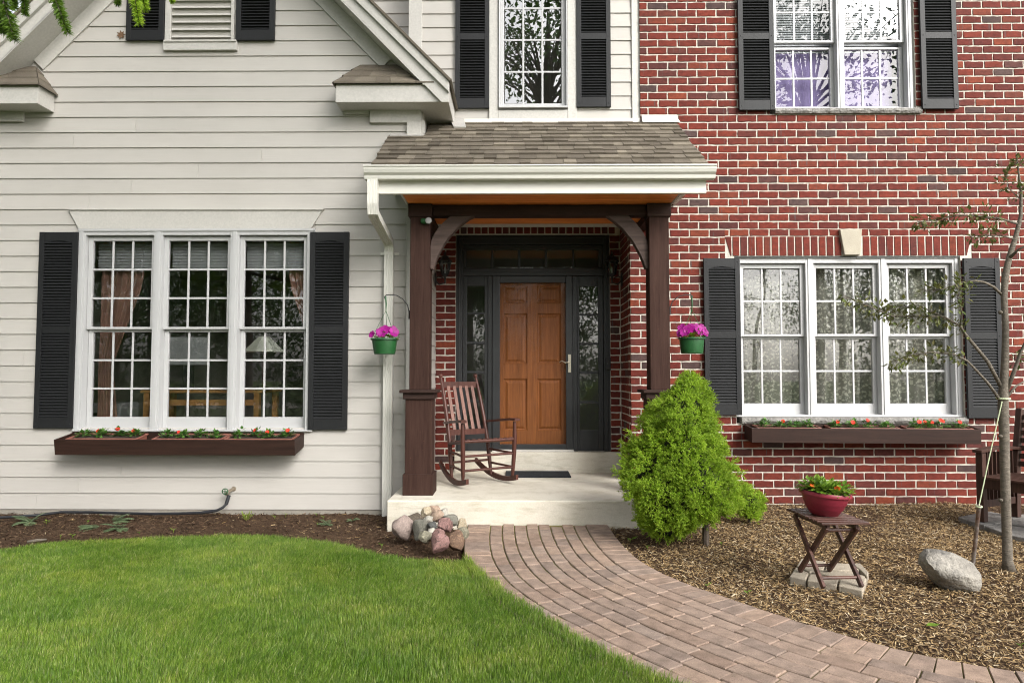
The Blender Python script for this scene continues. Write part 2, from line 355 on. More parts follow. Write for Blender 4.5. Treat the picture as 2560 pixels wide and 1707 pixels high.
def wall_holes(mb, X0, X1, Z0, Z1, Y, th, holes):
    xs = sorted({X0, X1, *[min(max(h[i], X0), X1) for h in holes for i in (0, 1)]}); zs = sorted({Z0, Z1, *[min(max(h[i], Z0), Z1) for h in holes for i in (2, 3)]})
    for a, b in zip(xs, xs[1:]):
        for c, d in zip(zs, zs[1:]):
            x, z = (a + b) / 2, (c + d) / 2
            if not any(h[0] < x < h[1] and h[2] < z < h[3] for h in holes): mb.box(a, b, Y, Y + th, c, d)
    return mb
def pbox(mb, x0, y0, x1, y1, Y, depth, ym=None):
    ym = (y0 + y1) / 2 if ym is None else ym
    return mb.box(px2x(x0, ym, Y), px2x(x1, ym, Y), Y, Y + depth, px2z(y1, Y), px2z(y0, Y))
def board(parent, X0, X1, z0, Y, h, mat='siding'):
    if X1 - X0 < .02: return
    mb = MB(); j = random.uniform(-.0012, .0012)
    mb.hexa([(X0, Y - .017 + j, z0), (X1, Y - .017 - j, z0), (X1, Y - .001, z0), (X0, Y - .001, z0), (X0, Y - .005, z0 + h + .012), (X1, Y - .005, z0 + h + .012), (X1, Y - .001, z0 + h + .012), (X0, Y - .001, z0 + h + .012)])
    mb.build('siding_board', M[mat], parent)

# ---- left wing wall
XC = -3.01; XWING = px2x(1056, 500, YL)
g1, g2 = P(953, 170, YL), P(800, 15, YL); gb = (g2.z - g1.z) / (g1.x - g2.x)
def gable_half(z): return (g1.x - XC) - (z - g1.z) / gb
WLx = px2x(491.7, 740, YL); WP = .745
lw = dict(z0=px2z(1076, YL, 490), ztop=px2z(574.6, YL, 490))
hole_l = (WLx - 1.5 * WP - .03, WLx + 1.5 * WP + .03, lw['z0'] + .01, lw['ztop'] - .01)
wl_ = MB(); wall_holes(wl_, -7.5, XWING, -.15, 4.2, YL, .12, [hole_l])
wl_.prism([(XC - gable_half(4.2) - .3, YL, 4.2), (XC + gable_half(4.2) + .3, YL, 4.2), (XC, YL, 4.2 + gb * gable_half(4.2))], (0, .12, 0))
wl_.box(XWING - .12, XWING, YL + .12, YB + .1, -.15, 4.0)
swall = wl_.build('siding_wall', M['siding'], house)
zb = px2z(1272, YL, 640); PITCHB = .1524
joints = {6: None}
jpx = [(341, 303), (186, 342), (655, 380), (497, 419), (330, 457), (225, 496), (306, 1171), (199, 1210), (93, 1250), (60, 900), (840, 640)]
jz = [(px2x(a, b, YL), px2z(b, YL, a)) for a, b in jpx]
XCB = px2x(1016, 700, YL)
k = 0
while zb + k * PITCHB < 5.7:
    z = zb + k * PITCHB; zm = z + PITCHB / 2
    a, b = -7.45, XCB
    if zm > g1.z - .12:
        hh = gable_half(zm) + .06; a, b = max(a, XC - hh), min(b, XC + hh)
    segs = [(a, b)]
    if hole_l[2] - .02 < zm < hole_l[3] + .03: segs = [(a, hole_l[0] - .005), (hole_l[1] + .005, b)]
    vz0, vz1 = px2z(112, YL, 500), 9
    if zm > vz0:
        c0, c1 = px2x(413, 60, YL), px2x(586, 60, YL); segs = [(s0, min(s1, c0)) for s0, s1 in segs if s0 < c0] + [(max(s0, c1), s1) for s0, s1 in segs if s1 > c1]
    out = []
    for s0, s1 in segs:
        js = [x for x, zz in jz if z < zz < z + PITCHB and s0 < x < s1]
        e = [s0] + sorted(js) + [s1]
        for u, v in zip(e, e[1:]): out.append((u + .001, v - .001))
    for u, v in out: board(swall, u, v, z, YL, PITCHB)
    k += 1
mb = MB(); mb.box(XCB + .002, XWING + .02, YL - .026, YL + .01, zb - .005, 3.75); mb.box(XWING + .001, XWING + .02, YL + .012, YL + .09, zb - .005, 3.75); mb.build('corner_board', M['trim'], house, bevel=.003)
mb = MB(); mb.box(-7.5, XWING + .004, YL - .006, YL + .02, -.3, zb - .004); mb.build('foundation', M['foundation'], house)
# boards on the side wall of the wing that faces the porch
k = 0
while FLOOR + k * PITCHB < 2.9:
    z = FLOOR + .01 + k * PITCHB; m_ = MB(); X = XWING
    m_.hexa([(X + .001, YL + .1, z), (X + .016, YL + .1, z), (X + .016, YB - .005, z), (X + .001, YB - .005, z), (X + .001, YL + .1, z + PITCHB + .01), (X + .005, YL + .1, z + PITCHB + .01), (X + .005, YB - .005, z + PITCHB + .01), (X + .001, YB - .005, z + PITCHB + .01)])
    m_.build('siding_board', M['siding'], swall); k += 1

# ---- window head board on the left
mb = MB(); mb.prism([P(*q, YL - .035) for q in ((170, 524), (807, 524), (777, 572), (196, 572))], (0, .033, 0))
mb.prism([P(*q, YL - .05) for q in ((168, 521), (809, 521), (806, 525), (171, 525))], (0, .045, 0)); mb.build('window_head_board', M['trim'], house, bevel=.003)

# ---- windows
def window(name, label, xc, gw, pitch, zs, Y, rows, mat_frame, glass, ft=.045, sill=True, cols=3, single=False, outer=None):
    """zs: z0 (bottom), zl0, zl1 (lower glass), zu0, zu1 (upper glass), zt (top)"""
    z0, zl0, zl1, zu0, zu1, zt = zs; st = .042; n = len(xc); hw = gw / 2
    xl, xr = xc[0] - pitch / 2, xc[-1] + pitch / 2
    fr = MB(); mw = (pitch - gw - 2 * st) / 2
    for i in range(n + 1):
        x = xl + i * pitch; e = mw if 0 < i < n else mw * .9
        fr.box(x - e, x + e, Y - .03, Y + .13, z0, zt)
        fr.box(x - e * .45, x + e * .45, Y - .037, Y - .029, z0 + .004, zt - .002)
    fr.box(xl - mw * .9 + .002, xr + mw * .9 - .002, Y - .028, Y + .13, zu1 + st + .006, zt - .001)
    fr.box(xl - mw * .9 + .002, xr + mw * .9 - .002, Y - .040, Y - .027, zt - .02, zt + .004)
    fr.hexa([(xl - mw * .9 + .003, Y - .045, z0 - .004), (xr + mw * .9 - .003, Y - .045, z0 - .004), (xr + mw * .9 - .003, Y + .13, z0 - .004), (xl - mw * .9 + .003, Y + .13, z0 - .004), (xl - mw * .9 + .003, Y - .045, z0 + .012), (xr + mw * .9 - .003, Y - .045, z0 + .012), (xr + mw * .9 - .003, Y + .13, z0 + .03), (xl - mw * .9 + .003, Y + .13, z0 + .03)])
    w = fr.build(name, M[mat_frame], house, bevel=.002); w['label'] = label
    for x in xc:
        for (a, b, r, Ys, low) in ([(zu0, zu1, rows[0], Y + .012, 0)] if single else [(zu0, zu1, rows[0], Y + .012, 0), (zl0, zl1, rows[1], Y + .052, 1)]):
            s = MB(); bt = (zl0 - z0 - .018) if low else (.024 if not single else st)
            tp = .024 if low else st
            s.box(x - hw - st, x - hw, Ys, Ys + .036, a - bt, b + tp); s.box(x + hw, x + hw + st, Ys, Ys + .036, a - bt, b + tp)
            s.box(x - hw, x + hw, Ys + .001, Ys + .036, a - bt + .001, a); s.box(x - hw, x + hw, Ys + .001, Ys + .036, b, b + tp - .001)
            sa = s.build('sash', M[mat_frame], w, bevel=.003)
            gy = Ys + .018; cw = gw / cols; rh = (b - a) / r; mt = .0095
            for i in range(1, cols):
                q = MB(); q.box(x - hw + i * cw - mt, x - hw + i * cw + mt, gy - .007, gy + .006, a, b); q.build('muntin', M[mat_frame], w, bevel=.002)
            for j in range(1, r):
                q = MB(); q.box(x - hw, x + hw, gy - .0055, gy + .0045, a + j * rh - mt, a + j * rh + mt); q.build('muntin', M[mat_frame], w, bevel=.002)
            me = mesh_from('pane', [(-cw / 2 + mt, 0, -rh / 2 + mt), (cw / 2 - mt, 0, -rh / 2 + mt), (cw / 2 - mt, 0, rh / 2 - mt), (-cw / 2 + mt, 0, rh / 2 - mt)], [(0, 1, 2, 3)], M[glass])
            for i in range(cols):
                for j in range(r): put(me, 'pane', (x - hw + (i + .5) * cw, gy, a + (j + .5) * rh), w)
    return w
def zpx(Y, px, *ys): return [px2z(y, Y, px) for y in ys]
window('window', 'triple sash window with small square panes in the white siding', [WLx - WP, WLx, WLx + WP], .578, WP, zpx(YL, 490, 1076, 1043, 829, 816.8, 601.4, 574.6), YL, (3, 3), 'vinyl', 'glass')
YWR = YR + .06; WRx = px2x(2115.7, 850, YWR)
zr = zpx(YWR, 2116, 1040, 1009, 846.3, 834.8, 670.3, 643.5)
window('window', 'triple sash window with lace curtains in the red brick wall', [WRx - WP, WRx, WRx + WP], .578, WP, zr, YWR, (2, 2), 'vinyl', 'glass')
WUx = px2x(2185.8, 180, YWR); zu = zpx(YWR, 2100, 271.7, 262, 118.6, 100, -43, -62)
zu[0] -= .02
window('window', 'upper double sash window over a grey stone sill in the brick wall', [WUx - .72, WUx], .565, .72, zu, YWR, (2, 2), 'vinyl', 'glass_mid')
YWC = YU + .0; WCx = px2x(1332, 140, YWC); zc = px2z(260, YWC); zc1 = px2z(21, YWC); rp = (zc1 - zc) / 3
window('window', 'tall upper casement window between two charcoal shutters above the porch roof', [WCx], .60, .70, [px2z(274, YWC), zc, zc, zc, zc + 5 * rp, zc + 5 * rp + .07], YWC - .02, (5, 5), 'vinyl', 'glass_up', single=True)

# ---- shutters
LOUV = {}
def shutter(x0, x1, ytop, ybot, Y, mids, ym, ztop=None, arch=True, label=None):
    X0, X1 = px2x(x0, ym, Y), px2x(x1, ym, Y); z0 = px2z(ybot, Y, (x0 + x1) / 2); z1 = px2z(ytop, Y, (x0 + x1) / 2) if ztop is None else ztop
    s = MB(); st = (X1 - X0) * .135; D = .03
    s.box(X0, X0 + st, Y, Y + D, z0, z1); s.box(X1 - st, X1, Y, Y + D, z0, z1)
    rails = [(z0, z0 + .105)] + [(m - .035, m + .035) for m in mids] + [(z1 - .085, z1)]
    for a, b in rails: s.box(X0 + st, X1 - st, Y + .003, Y + D - .001, a + .0005, b - .0005)
    
    if arch and ztop is None:   # shallow arch carved under the top rail
        n = 9; xa, xb = X0 + st, X1 - st; zt = z1 - .086
        for i in range(n):
            u0, u1 = i / n, (i + 1) / n
            h = lambda u: .022 * (abs(2 * u - 1) ** 1.6) + .0005
            s.hexa([(xa + (xb - xa) * u0, Y + .004, zt - h(u0)), (xa + (xb - xa) * u1, Y + .004, zt - h(u1)), (xa + (xb - xa) * u1, Y + .02, zt - h(u1)), (xa + (xb - xa) * u0, Y + .02, zt - h(u0)),
                    (xa + (xb - xa) * u0, Y + .004, zt + .001), (xa + (xb - xa) * u1, Y + .004, zt + .001), (xa + (xb - xa) * u1, Y + .02, zt + .001), (xa + (xb - xa) * u0, Y + .02, zt + .001)])
    for z in ([z0 + .04] + list(mids) + [z1 - .035]):
        for x in (X0 + st * .5, X1 - st * .5): s.lathe([(.0001, .0), (.007, .002), (.007, .012)], (x, Y - .004, z), 8, Matrix.Rotation(-math.pi / 2, 3, 'X'))
    o = s.build('shutter', M['shutter'], house, bevel=.0015)
    q = MB(); q.box(X0 + .01, X1 - .01, Y + .022, Y + .029, z0 + .01, z1 - .01); q.build('gap_shade', M['iron'], o)  # black sheet stands in for the shade between the louvers
    if label: o['label'] = label
    W = X1 - X0 - 2 * st
    key = round(W, 3)
    if key not in LOUV: 
        q = MB(); h = .0205; q.hexa([(-W / 2, -.012, -h / 2), (W / 2, -.012, -h / 2), (W / 2, -.004, -h / 2 - .002), (-W / 2, -.004, -h / 2 - .002), (-W / 2, .004, h / 2), (W / 2, .004, h / 2), (W / 2, .010, h / 2), (-W / 2, .010, h / 2)])
        LOUV[key] = mesh_from('louver', q.v, q.f, M['shutter'])
    edges = [r for r in rails]
    for (a0, a1), (b0, b1) in zip(edges, edges[1:]):
        n = max(1, round((b0 - a1) / .029)); p = (b0 - a1) / n
        for i in range(n): put(LOUV[key], 'louver', ((X0 + X1) / 2, Y + .012, a1 + (i + .5) * p), o)
ys = YL - .05
shutter(90.5, 187, 580, 1070.5, ys, [px2z(824, ys, 140)], 825, label='charcoal louvered shutter on the siding at the far end of the wide window')
shutter(772, 869.5, 579.6, 1074.5, ys, [px2z(825, ys, 820)], 825, label='charcoal louvered shutter on the siding beside the downspout')
yr = YR - .05
shutter(1762, 1852.5, 645.4, 1037.6, yr, [px2z(837, yr, 1806)], 840, label='charcoal louvered shutter on the brick behind the conifer')
shutter(2416, 2505.5, 645, 1045, yr, [px2z(839, yr, 2460)], 840, label='charcoal louvered shutter on the brick behind the young tree')
shutter(1846.7, 1936, 0, 274.7, yr, [px2z(90, yr, 1890)], 140, ztop=5.75)
shutter(2303.5, 2394, 0, 271.7, yr, [px2z(88, yr, 2350)], 140, ztop=5.75)
yu = YU - .05
shutter(1138, 1223, 0, 270, yu, [px2z(91, yu, 1180)], 140, ztop=5.75)
shutter(1441.7, 1527, 0, 267, yu, [px2z(90, yu, 1485)], 140, ztop=5.75)
shutter(314.6, 408.7, 0, 100, ys, [], 60, ztop=5.3)
shutter(589, 686, 0, 100, ys, [], 60, ztop=5.3)
# gable vent
v = MB(); Yv = YL - .03
pbox(v, 413, -60, 428, 98, Yv, .06); pbox(v, 577.5, -60, 586, 98, Yv, .06); pbox(v, 407.5, 98.5, 591, 122, Yv - .02, .06); pbox(v, 409, 96, 589.5, 101, Yv - .032, .04)
vent = v.build('gable_vent', M['trim'], house, bevel=.003)
v = MB(); pbox(v, 428.5, -60, 577, 98, YL + .05, .01); v.build('vent_backing', M['iron'], vent)
for i in range(9):
    y = 88 - i * 18.4; v = MB(); X0, X1 = px2x(428.6, 60, Yv), px2x(577, 60, Yv); z = px2z(y, Yv, 500)
    v.hexa([(X0, Yv - .002, z - .024), (X1, Yv - .002, z - .024), (X1, Yv + .006, z - .024), (X0, Yv + .006, z - .024), (X0, Yv + .040, z + .022), (X1, Yv + .040, z + .022), (X1, Yv + .048, z + .022), (X0, Yv + .048, z + .022)])
    v.build('vent_slat', M['trim'], vent)

# ---- gable rake, cornice returns
YF = 6.30
def mirror(pts): return [Vector((2 * XC - p.x, p.y, p.z)) for p in pts]
Bl, Cl, Dl = (555, -300), (583, -300), (622, -300)
def rake(mir):
    f = mirror if mir else (lambda p: p)
    def wl(pts, Y): return f([P(*q, Y) for q in pts])
    r = MB(); r.prism(wl([Bl, (1103.6, 255.6), (1121.4, 255.6), (1121.4, 229.5), Cl], YF), (0, .03, 0)); o = r.build('rake_fascia', M['trim'], house, bevel=.003)
    r = MB(); r.prism(wl([Cl, (1121.4, 229.5), (1122.5, 203), Dl], YF - .03), (0, .06, 0)); r.build('rake_trim', M['trim'], house, bevel=.003)
    a, b = f([P(*Bl, YF), P(1060, 213, YF)]); n = Vector((.012 * (-1 if mir else 1), 0, .012))
    r = MB(); r.prism([a, b, b + n, a + n], (0, YL - YF - .002, 0)); r.build('rake_soffit', M['trim'], house)
    # frieze board on the wall
    p, q = f([P(953, 171, YL - .03), P(430, -359, YL - .03)]); s = Vector((.145 * (-1 if mir else 1), 0, .145))
    r = MB(); r.prism([p, q, q + s, p + s], (0, .026, 0)); r.build('frieze_board', M['trim'], house, bevel=.003)
    a, b = f([P(*Dl, YF - .05), P(1124.5, 203, YF - .05)]); n = Vector((.02 * (-1 if mir else 1), 0, .02)) * .8
    r = MB(); r.prism([a, b, b + n, a + n], (0, .8, 0)); r.build('main_roof', M['shingle'], house)
rake(False); rake(True)
def cornice(x0, x1, mir, zt, zbt):
    c = MB(); c.box(x0, x1, YF + .03, YL - .018, zbt, zt); o = c.build('cornice_return', M['trim'], house, bevel=.003)
    return o
zbt = px2z(255.6, YF + .03, 980); zct = px2z(211, YF + .03, 900)
Xa, Xb = px2x(839, 230, YF + .03), px2x(1121.4, 240, YF + .03)
cornice(Xa, Xb, False, zct, zbt)
c = MB(); c.box(XWING - .02, Xb, YL - .017, YU - .02, zbt + .001, zbt + .03); c.box(Xb - .02, Xb - .001, YL - .017, YU - .02, zbt - .002, zct + .06); c.build('eave_soffit', M['trim'], house, bevel=.002)
c = MB(); c.hexa([(Xb - .02, YF + .03, zct + .02), (Xb + .012, YF + .03, zct + .0), (Xb + .012, YU - .03, zct + .0), (Xb - .02, YU - .03, zct + .02), (Xb - .02, YF + .03, zct + .05), (Xb + .016, YF + .03, zct + .018), (Xb + .016, YU - .03, zct + .018), (Xb - .02, YU - .03, zct + .05)]); c.build('drip_edge', M['shingle'], house)
Xla = px2x(95, 236, YF + .03)
cornice(-6.2, Xla, True, px2z(213, YF + .03, 95), px2z(259, YF + .03, 95))
def return_roof(xe0, xe1, xt0, xt1, ze, zt, hipleft):
    """small hipped skirt: eave from xe0..xe1 at YF, meets the wall xt0..xt1"""
    ye, yt = YF + .005, YL - .02; rows = 3
    ro = MB(); ro.add([(xe0, ye, ze), (xe1, ye, ze), (xt1, yt, zt), (xt0, yt, zt), (xe0 if hipleft else xe1, yt, ze)], [(0, 1, 2, 3), (4, 0, 3) if hipleft else (1, 4, 2)])
    root = ro.build('return_roof', M['shingle'], house)
    for r in range(rows):
        u0, u1 = r / rows, min(1.0, (r + 1.25) / rows); x = lambda u, t: (xe0 + (xt0 - xe0) * u) * (1 - t) + (xe1 + (xt1 - xe1) * u) * t
        n = 5 + r % 2; ts = [0] + sorted((i + random.uniform(-.18, .18)) / n for i in range(1, n)) + [1]
        for t0, t1 in zip(ts, ts[1:]):
            th = random.choice((.008, .013)); q = MB(); Y0, Y1 = ye + (yt - ye) * u0 - .008, ye + (yt - ye) * u1; z0_, z1_ = ze + (zt - ze) * u0, ze + (zt - ze) * u1
            q.hexa([(x(u0, t0) + .001, Y0, z0_ + .004), (x(u0, t1) - .001, Y0, z0_ + .004), (x(u1, t1) - .001, Y1, z1_ + .003), (x(u1, t0) + .001, Y1, z1_ + .003), (x(u0, t0) + .001, Y0, z0_ + .008 + th), (x(u0, t1) - .001, Y0, z0_ + .008 + th), (x(u1, t1) - .001, Y1, z1_ + .006), (x(u1, t0) + .001, Y1, z1_ + .006)])
            q.build('shingle', M['shingle'], root)
        # hip side
        xs_, s = (xe0, xt0) if hipleft else (xe1, xt1), (-1 if hipleft else 1)
        xa0, xa1 = xs_[0] + (xs_[1] - xs_[0]) * u0, xs_[0] + (xs_[1] - xs_[0]) * u1; Y0, Y1 = ye + (yt - ye) * u0, ye + (yt - ye) * u1; z0_, z1_ = ze + (zt - ze) * u0 + .014, ze + (zt - ze) * u1 + .008
        q = MB(); q.add([(xa0 + s * .012, Y0 - .01, z0_), (xa0 + s * .012, yt, z0_), (xa1 + s * .004, yt, z1_), (xa1 + s * .004, Y1, z1_), (xa0 + s * .012, Y0 - .01, z0_ - .014), (xa0 + s * .012, yt, z0_ - .014)], [(0, 1, 2, 3) if not hipleft else (3, 2, 1, 0), (0, 4, 5, 1) if not hipleft else (1, 5, 4, 0)]); q.build('shingle', M['shingle'], root)
return_roof(px2x(834, 209, YF), px2x(1085, 209, YF), px2x(905, 168, YL), px2x(1020, 168, YL), px2z(209.5, YF, 840), px2z(166, YL, 905), True)
return_roof(-6.2, px2x(96, 213, YF), -6.2, px2x(93, 172, YL), px2z(213, YF, 96), px2z(170, YL, 90), False)
c = MB(); pbox(c, 924, 268, 1052, 305, YL - .055, .05); pbox(c, 1016.5, 304, 1052, 346, YL - .0565, .05); c.build('frieze_block', M['trim'], house, bevel=.003)
c = MB(); pbox(c, 859, 272, 923, 284, YL - .04, .035); c.build('bed_moulding', M['trim'], house, bevel=.003)
c = MB(); c.box(-5.9, px2x(66, 300, YL), YL - .05, YL - .018, px2z(308, YL, 40), px2z(284, YL, 40)); c.build('frieze_block', M['trim'], house, bevel=.003)

# ---- upper centre wall
XU0, XU1 = px2x(1021, 140, YU), px2x(1600, 140, YU)
hole_c = (WCx - .34, WCx + .34, px2z(273, YU), 6.0)
w = MB(); wall_holes(w, XU0, XU1 + .2, 2.82, 5.9, YU, .15, [hole_c]); w.box(-2.4, XU0 + .0, YU + .32, YU + .42, 3.2, 5.9); w.box(XU0, XU0 + .1, YU + .16, YU + .41, 3.2, 5.9)
uw = w.build('upper_wall', M['siding'], house)
zs0 = px2z(277, YU, 1180); k = -1
while zs0 + k * .147 < 5.75:
    z = zs0 + k * .147; xL, xR = px2x(1054, 140, YU), px2x(1580, 140, YU); c0, c1 = px2x(1223, 140, YU), px2x(1441, 140, YU)
    board(uw, xL, c0, z, YU, .147); board(uw, c1, xR, z, YU, .147)
    board(uw, -2.3, XU0 - .002, z + .03, YU + .32, .147); k += 1
c = MB(); pbox(c, 1021, -100, 1054.5, 312, YU - .03, .04, 140); c.build('corner_board', M['trim'], house, bevel=.003); c = MB(); pbox(c, 1579.5, -100, 1599.5, 299, YU - .03, .04, 140); c.build('corner_board', M['trim'], house, bevel=.003)
c = MB()
pbox(c, 1223, -100, 1246, 303, YU - .035, .05, 140); pbox(c, 1419, -100, 1441.5, 303, YU - .035, .05, 140); pbox(c, 1246.2, 275, 1418.8, 302, YU - .034, .045, 285)
c.build('window_casing', M['trim'], house, bevel=.003)

# ---- brick walls
CH, BLEN, JT = .0794, .2033, .0140
ART = (px2x(1811, 640, YR), px2x(2432, 640, YR), px2z(640, YR, 2100), px2z(590.5, YR, 2100))
hole_r = (WRx - 1.5 * WP - .03, WRx + 1.5 * WP + .03, zr[0] - .07, ART[2] + .0)
hole_u = (WUx - .72 * 1.5 - .03, WUx + .36 + .03, zu[0] - .06, zu[5] + .01)
XR0 = px2x(1576.5, 900, YR)
XRU = px2x(1600, 200, YR)
w = MB(); wall_holes(w, XR0 + .004, 7.5, -.3, 5.9, YR + .003, .16, [hole_r, hole_u, (XR0 - 1, XRU, 2.95, 6)])
bw = w.build('brick_wall', M['mortar'], house)
BV = {}
def brick_mesh(L, H, ax='x', D=.0065):
    """front outline with uneven edges, sides running back into the mortar"""
    n = 5 if L > .1 else 3; pts = []
    jit = lambda: random.choice((1, 1, 1, 2.4)) * random.uniform(-.0022, .0012)
    xs = [-L / 2 + L * i / n for i in range(n)]
    pts += [(x, -H / 2 + jit()) for x in xs]; pts += [(L / 2 + jit(), -H / 2 + H * i / 2) for i in range(2)]
    pts += [(-x, H / 2 + jit()) for x in xs]; pts += [(-L / 2 + jit(), H / 2 - H * i / 2) for i in range(2)]
    m = len(pts); b = .0035
    def ins(p): return (p[0] * (1 - 2 * b / L), p[1] * (1 - 2 * b / H))
    V = [(ins(p)[0], -D, ins(p)[1]) for p in pts] + [(p[0], -D + .0025, p[1]) for p in pts] + [(p[0], 0.004, p[1]) for p in pts]
    F = [tuple(range(m))] + [(i, m + i, m + (i + 1) % m, (i + 1) % m) for i in range(m)] + [(m + i, 2 * m + i, 2 * m + (i + 1) % m, m + (i + 1) % m) for i in range(m)]
    if ax == 'y':   # face looks towards -X
        V = [(y, -x, z) for x, y, z in V]
    return V, F
FULL = [mesh_from('brick', *brick_mesh(BLEN - JT, CH - JT), M['brick']) for _ in range(14)]
zc0 = px2z(962.2, YR, 1700) ; row0 = -math.ceil((zc0 + .12) / CH)
allb = []
for r in range(row0, 66):
    z = zc0 + r * CH + CH / 2
    off = (0 if r % 2 else BLEN / 2) + random.uniform(-.006, .006); xs0 = XR0 - .004
    x = XR0 - BLEN + off - BLEN
    while x < 7.4:
        a, b = x + JT / 2, x + BLEN - JT / 2; x += BLEN
        lo = XR0 if z < 2.95 else XRU
        a = max(a, lo)
        segs = [(a, b)]
        for h in (hole_r, hole_u, (ART[0] + .012, ART[1] - .012, ART[2] - .01, ART[3] + .012)):
            if h[2] - CH * .35 < z < h[3] + CH * .35:
                ns = []
                for s0, s1 in segs:
                    if s1 <= h[0] or s0 >= h[1]: ns.append((s0, s1)); continue
                    if s0 < h[0] - .02: ns.append((s0, h[0] - .004))
                    if s1 > h[1] + .02: ns.append((h[1] + .004, s1))
                segs = ns
        for s0, s1 in segs:
            if s1 - s0 > .025: allb.append((s0, s1, z, CH - JT))
        zt_ = z + CH / 2 - JT / 2; zb2 = ART[3] + .010
        if zb2 < zt_ - .010 and z < ART[3] + .012 + CH * .35 and z > ART[3] - CH * .5 and max(a, ART[0]) < min(b, ART[1]) - .03:
            allb.append((max(a, ART[0] + .004), min(b, ART[1] - .004), (zb2 + zt_) / 2, zt_ - zb2))
def hidden(s):
    x, z = (s[0] + s[1]) / 2, s[2]
    q = RM.transposed() @ (Vector((x, YR, z)) - CAM); px = CXP - q.x / q.z * F_PX; py = CYP + q.y / q.z * F_PX
    if not (1600 < px < 2545 and 8 < py < 1240): return True
    for b in ((1755, 640, 1858, 1042), (2410, 640, 2510, 1048), (1842, 0, 1940, 278), (2298, 0, 2400, 276), (1550, 960, 1900, 1300), (1850, 1035, 2460, 1115), (1500, 290, 1800, 500), (1595, 480, 1690, 1050), (2440, 1100, 2560, 1300), (2490, 500, 2560, 1100)):
        if b[0] < px < b[2] and b[1] < py < b[3]: return True
    return False
full = [s for s in allb if abs(s[1] - s[0] - (BLEN - JT)) < .002]
cand = sorted((s for s in full if not hidden(s)), key=lambda s: (Vector(((s[0] + s[1]) / 2, YR, s[2])) - CAM).length)[:255]
cs = set(cand)
for s in cand: put(random.choice(FULL), 'brick', ((s[0] + s[1]) / 2, YR + .003, s[2] + random.uniform(-.001, .001)), bw)
rest = MB()
for s in allb:
    if s in cs: continue
    V, Fa = brick_mesh(s[1] - s[0], s[3]); rest.add([Vector(p) + Vector(((s[0] + s[1]) / 2, YR + .003, s[2])) for p in V], Fa)
tag(rest.build('brickwork', M['brick'], bw), kind='stuff')
# soldier course with keystone
xk0, xk1 = px2x(2106, 605, YR), px2x(2154, 605, YR); zA, zB = ART[2] + .004, ART[3] - .004; hs_ = zB - zA
def soldier(x0, x1, sl=0, sr=0, Y=YR, par=bw, za=None, zb_=None):
    za = zA if za is None else za; zb_ = zB if zb_ is None else zb_; j = lambda: random.uniform(-.0015, .0015)
    q = MB(); q.prism([(x0 + j() + sl, Y - .0035, za), (x1 + j() + sr, Y - .0035, za), (x1 + j(), Y - .0035, zb_), (x0 + j(), Y - .0035, zb_)], (0, .03, 0)); q.build('soldier_brick', M['brick'], par, bevel=.003)
for (a, b, side) in ((ART[0], xk0 - .006, -1), (xk1 + .006, ART[1], 1)):
    n = round((b - a) / CH); p = (b - a) / n
    for i in range(n):
        l, r_ = a + i * p + JT / 2, a + (i + 1) * p - JT / 2
        e = (i if side < 0 else n - 1 - i)
        if e == 0: soldier(l, r_, .10 if side < 0 else 0, 0 if side < 0 else -.10) if False else soldier(l, r_, *( (.055, 0) if side < 0 else (0, -.055)))
        else: soldier(l, r_)
q = MB(); q.prism([P(2100, 573, YR - .04), P(2155.6, 573, YR - .04), P(2151.8, 637, YR - .04), P(2112, 637, YR - .04)], (0, .06, 0)); q.build('keystone', M['keystone'], bw, bevel=.006)
def stone_sill(x0, x1, z0, z1, Y):
    n = 40; V = []; F = []
    for i in range(n + 1):
        x = x0 + (x1 - x0) * i / n; a, b, c = (random.uniform(-.006, .006) for _ in range(3))
        V += [(x, Y + .01 + a, z0), (x, Y - .004 + b, z0 + (z1 - z0) * .4 + a), (x, Y + .002 + c, z1 - .006), (x, Y + .012, z1), (x, Y + .16, z1), (x, Y + .16, z0)]
    for i in range(n):
        for j in range(6): F.append((i * 6 + j, (i + 1) * 6 + j, (i + 1) * 6 + (j + 1) % 6, i * 6 + (j + 1) % 6))
    F += [tuple(range(6)), tuple(n * 6 + j for j in range(5, -1, -1))]
    q = MB(); q.add(V, F); return q.build('stone_sill', M['stone_sill'], house)
stone_sill(px2x(1855, 1050, YR - .03), px2x(2421, 1050, YR - .03), zr[0] - .066, zr[0] - .006, YR - .035)
stone_sill(px2x(1938, 280, YR - .03), px2x(2306, 280, YR - .03), zu[0] - .062, zu[0] - .006, YR - .035)
# steel lintel over the lower window
q = MB(); q.box(hole_r[0], hole_r[1], YR + .003, YR + .10, ART[2] - .012, ART[2] - .002); q.build('lintel', M['iron'], house)

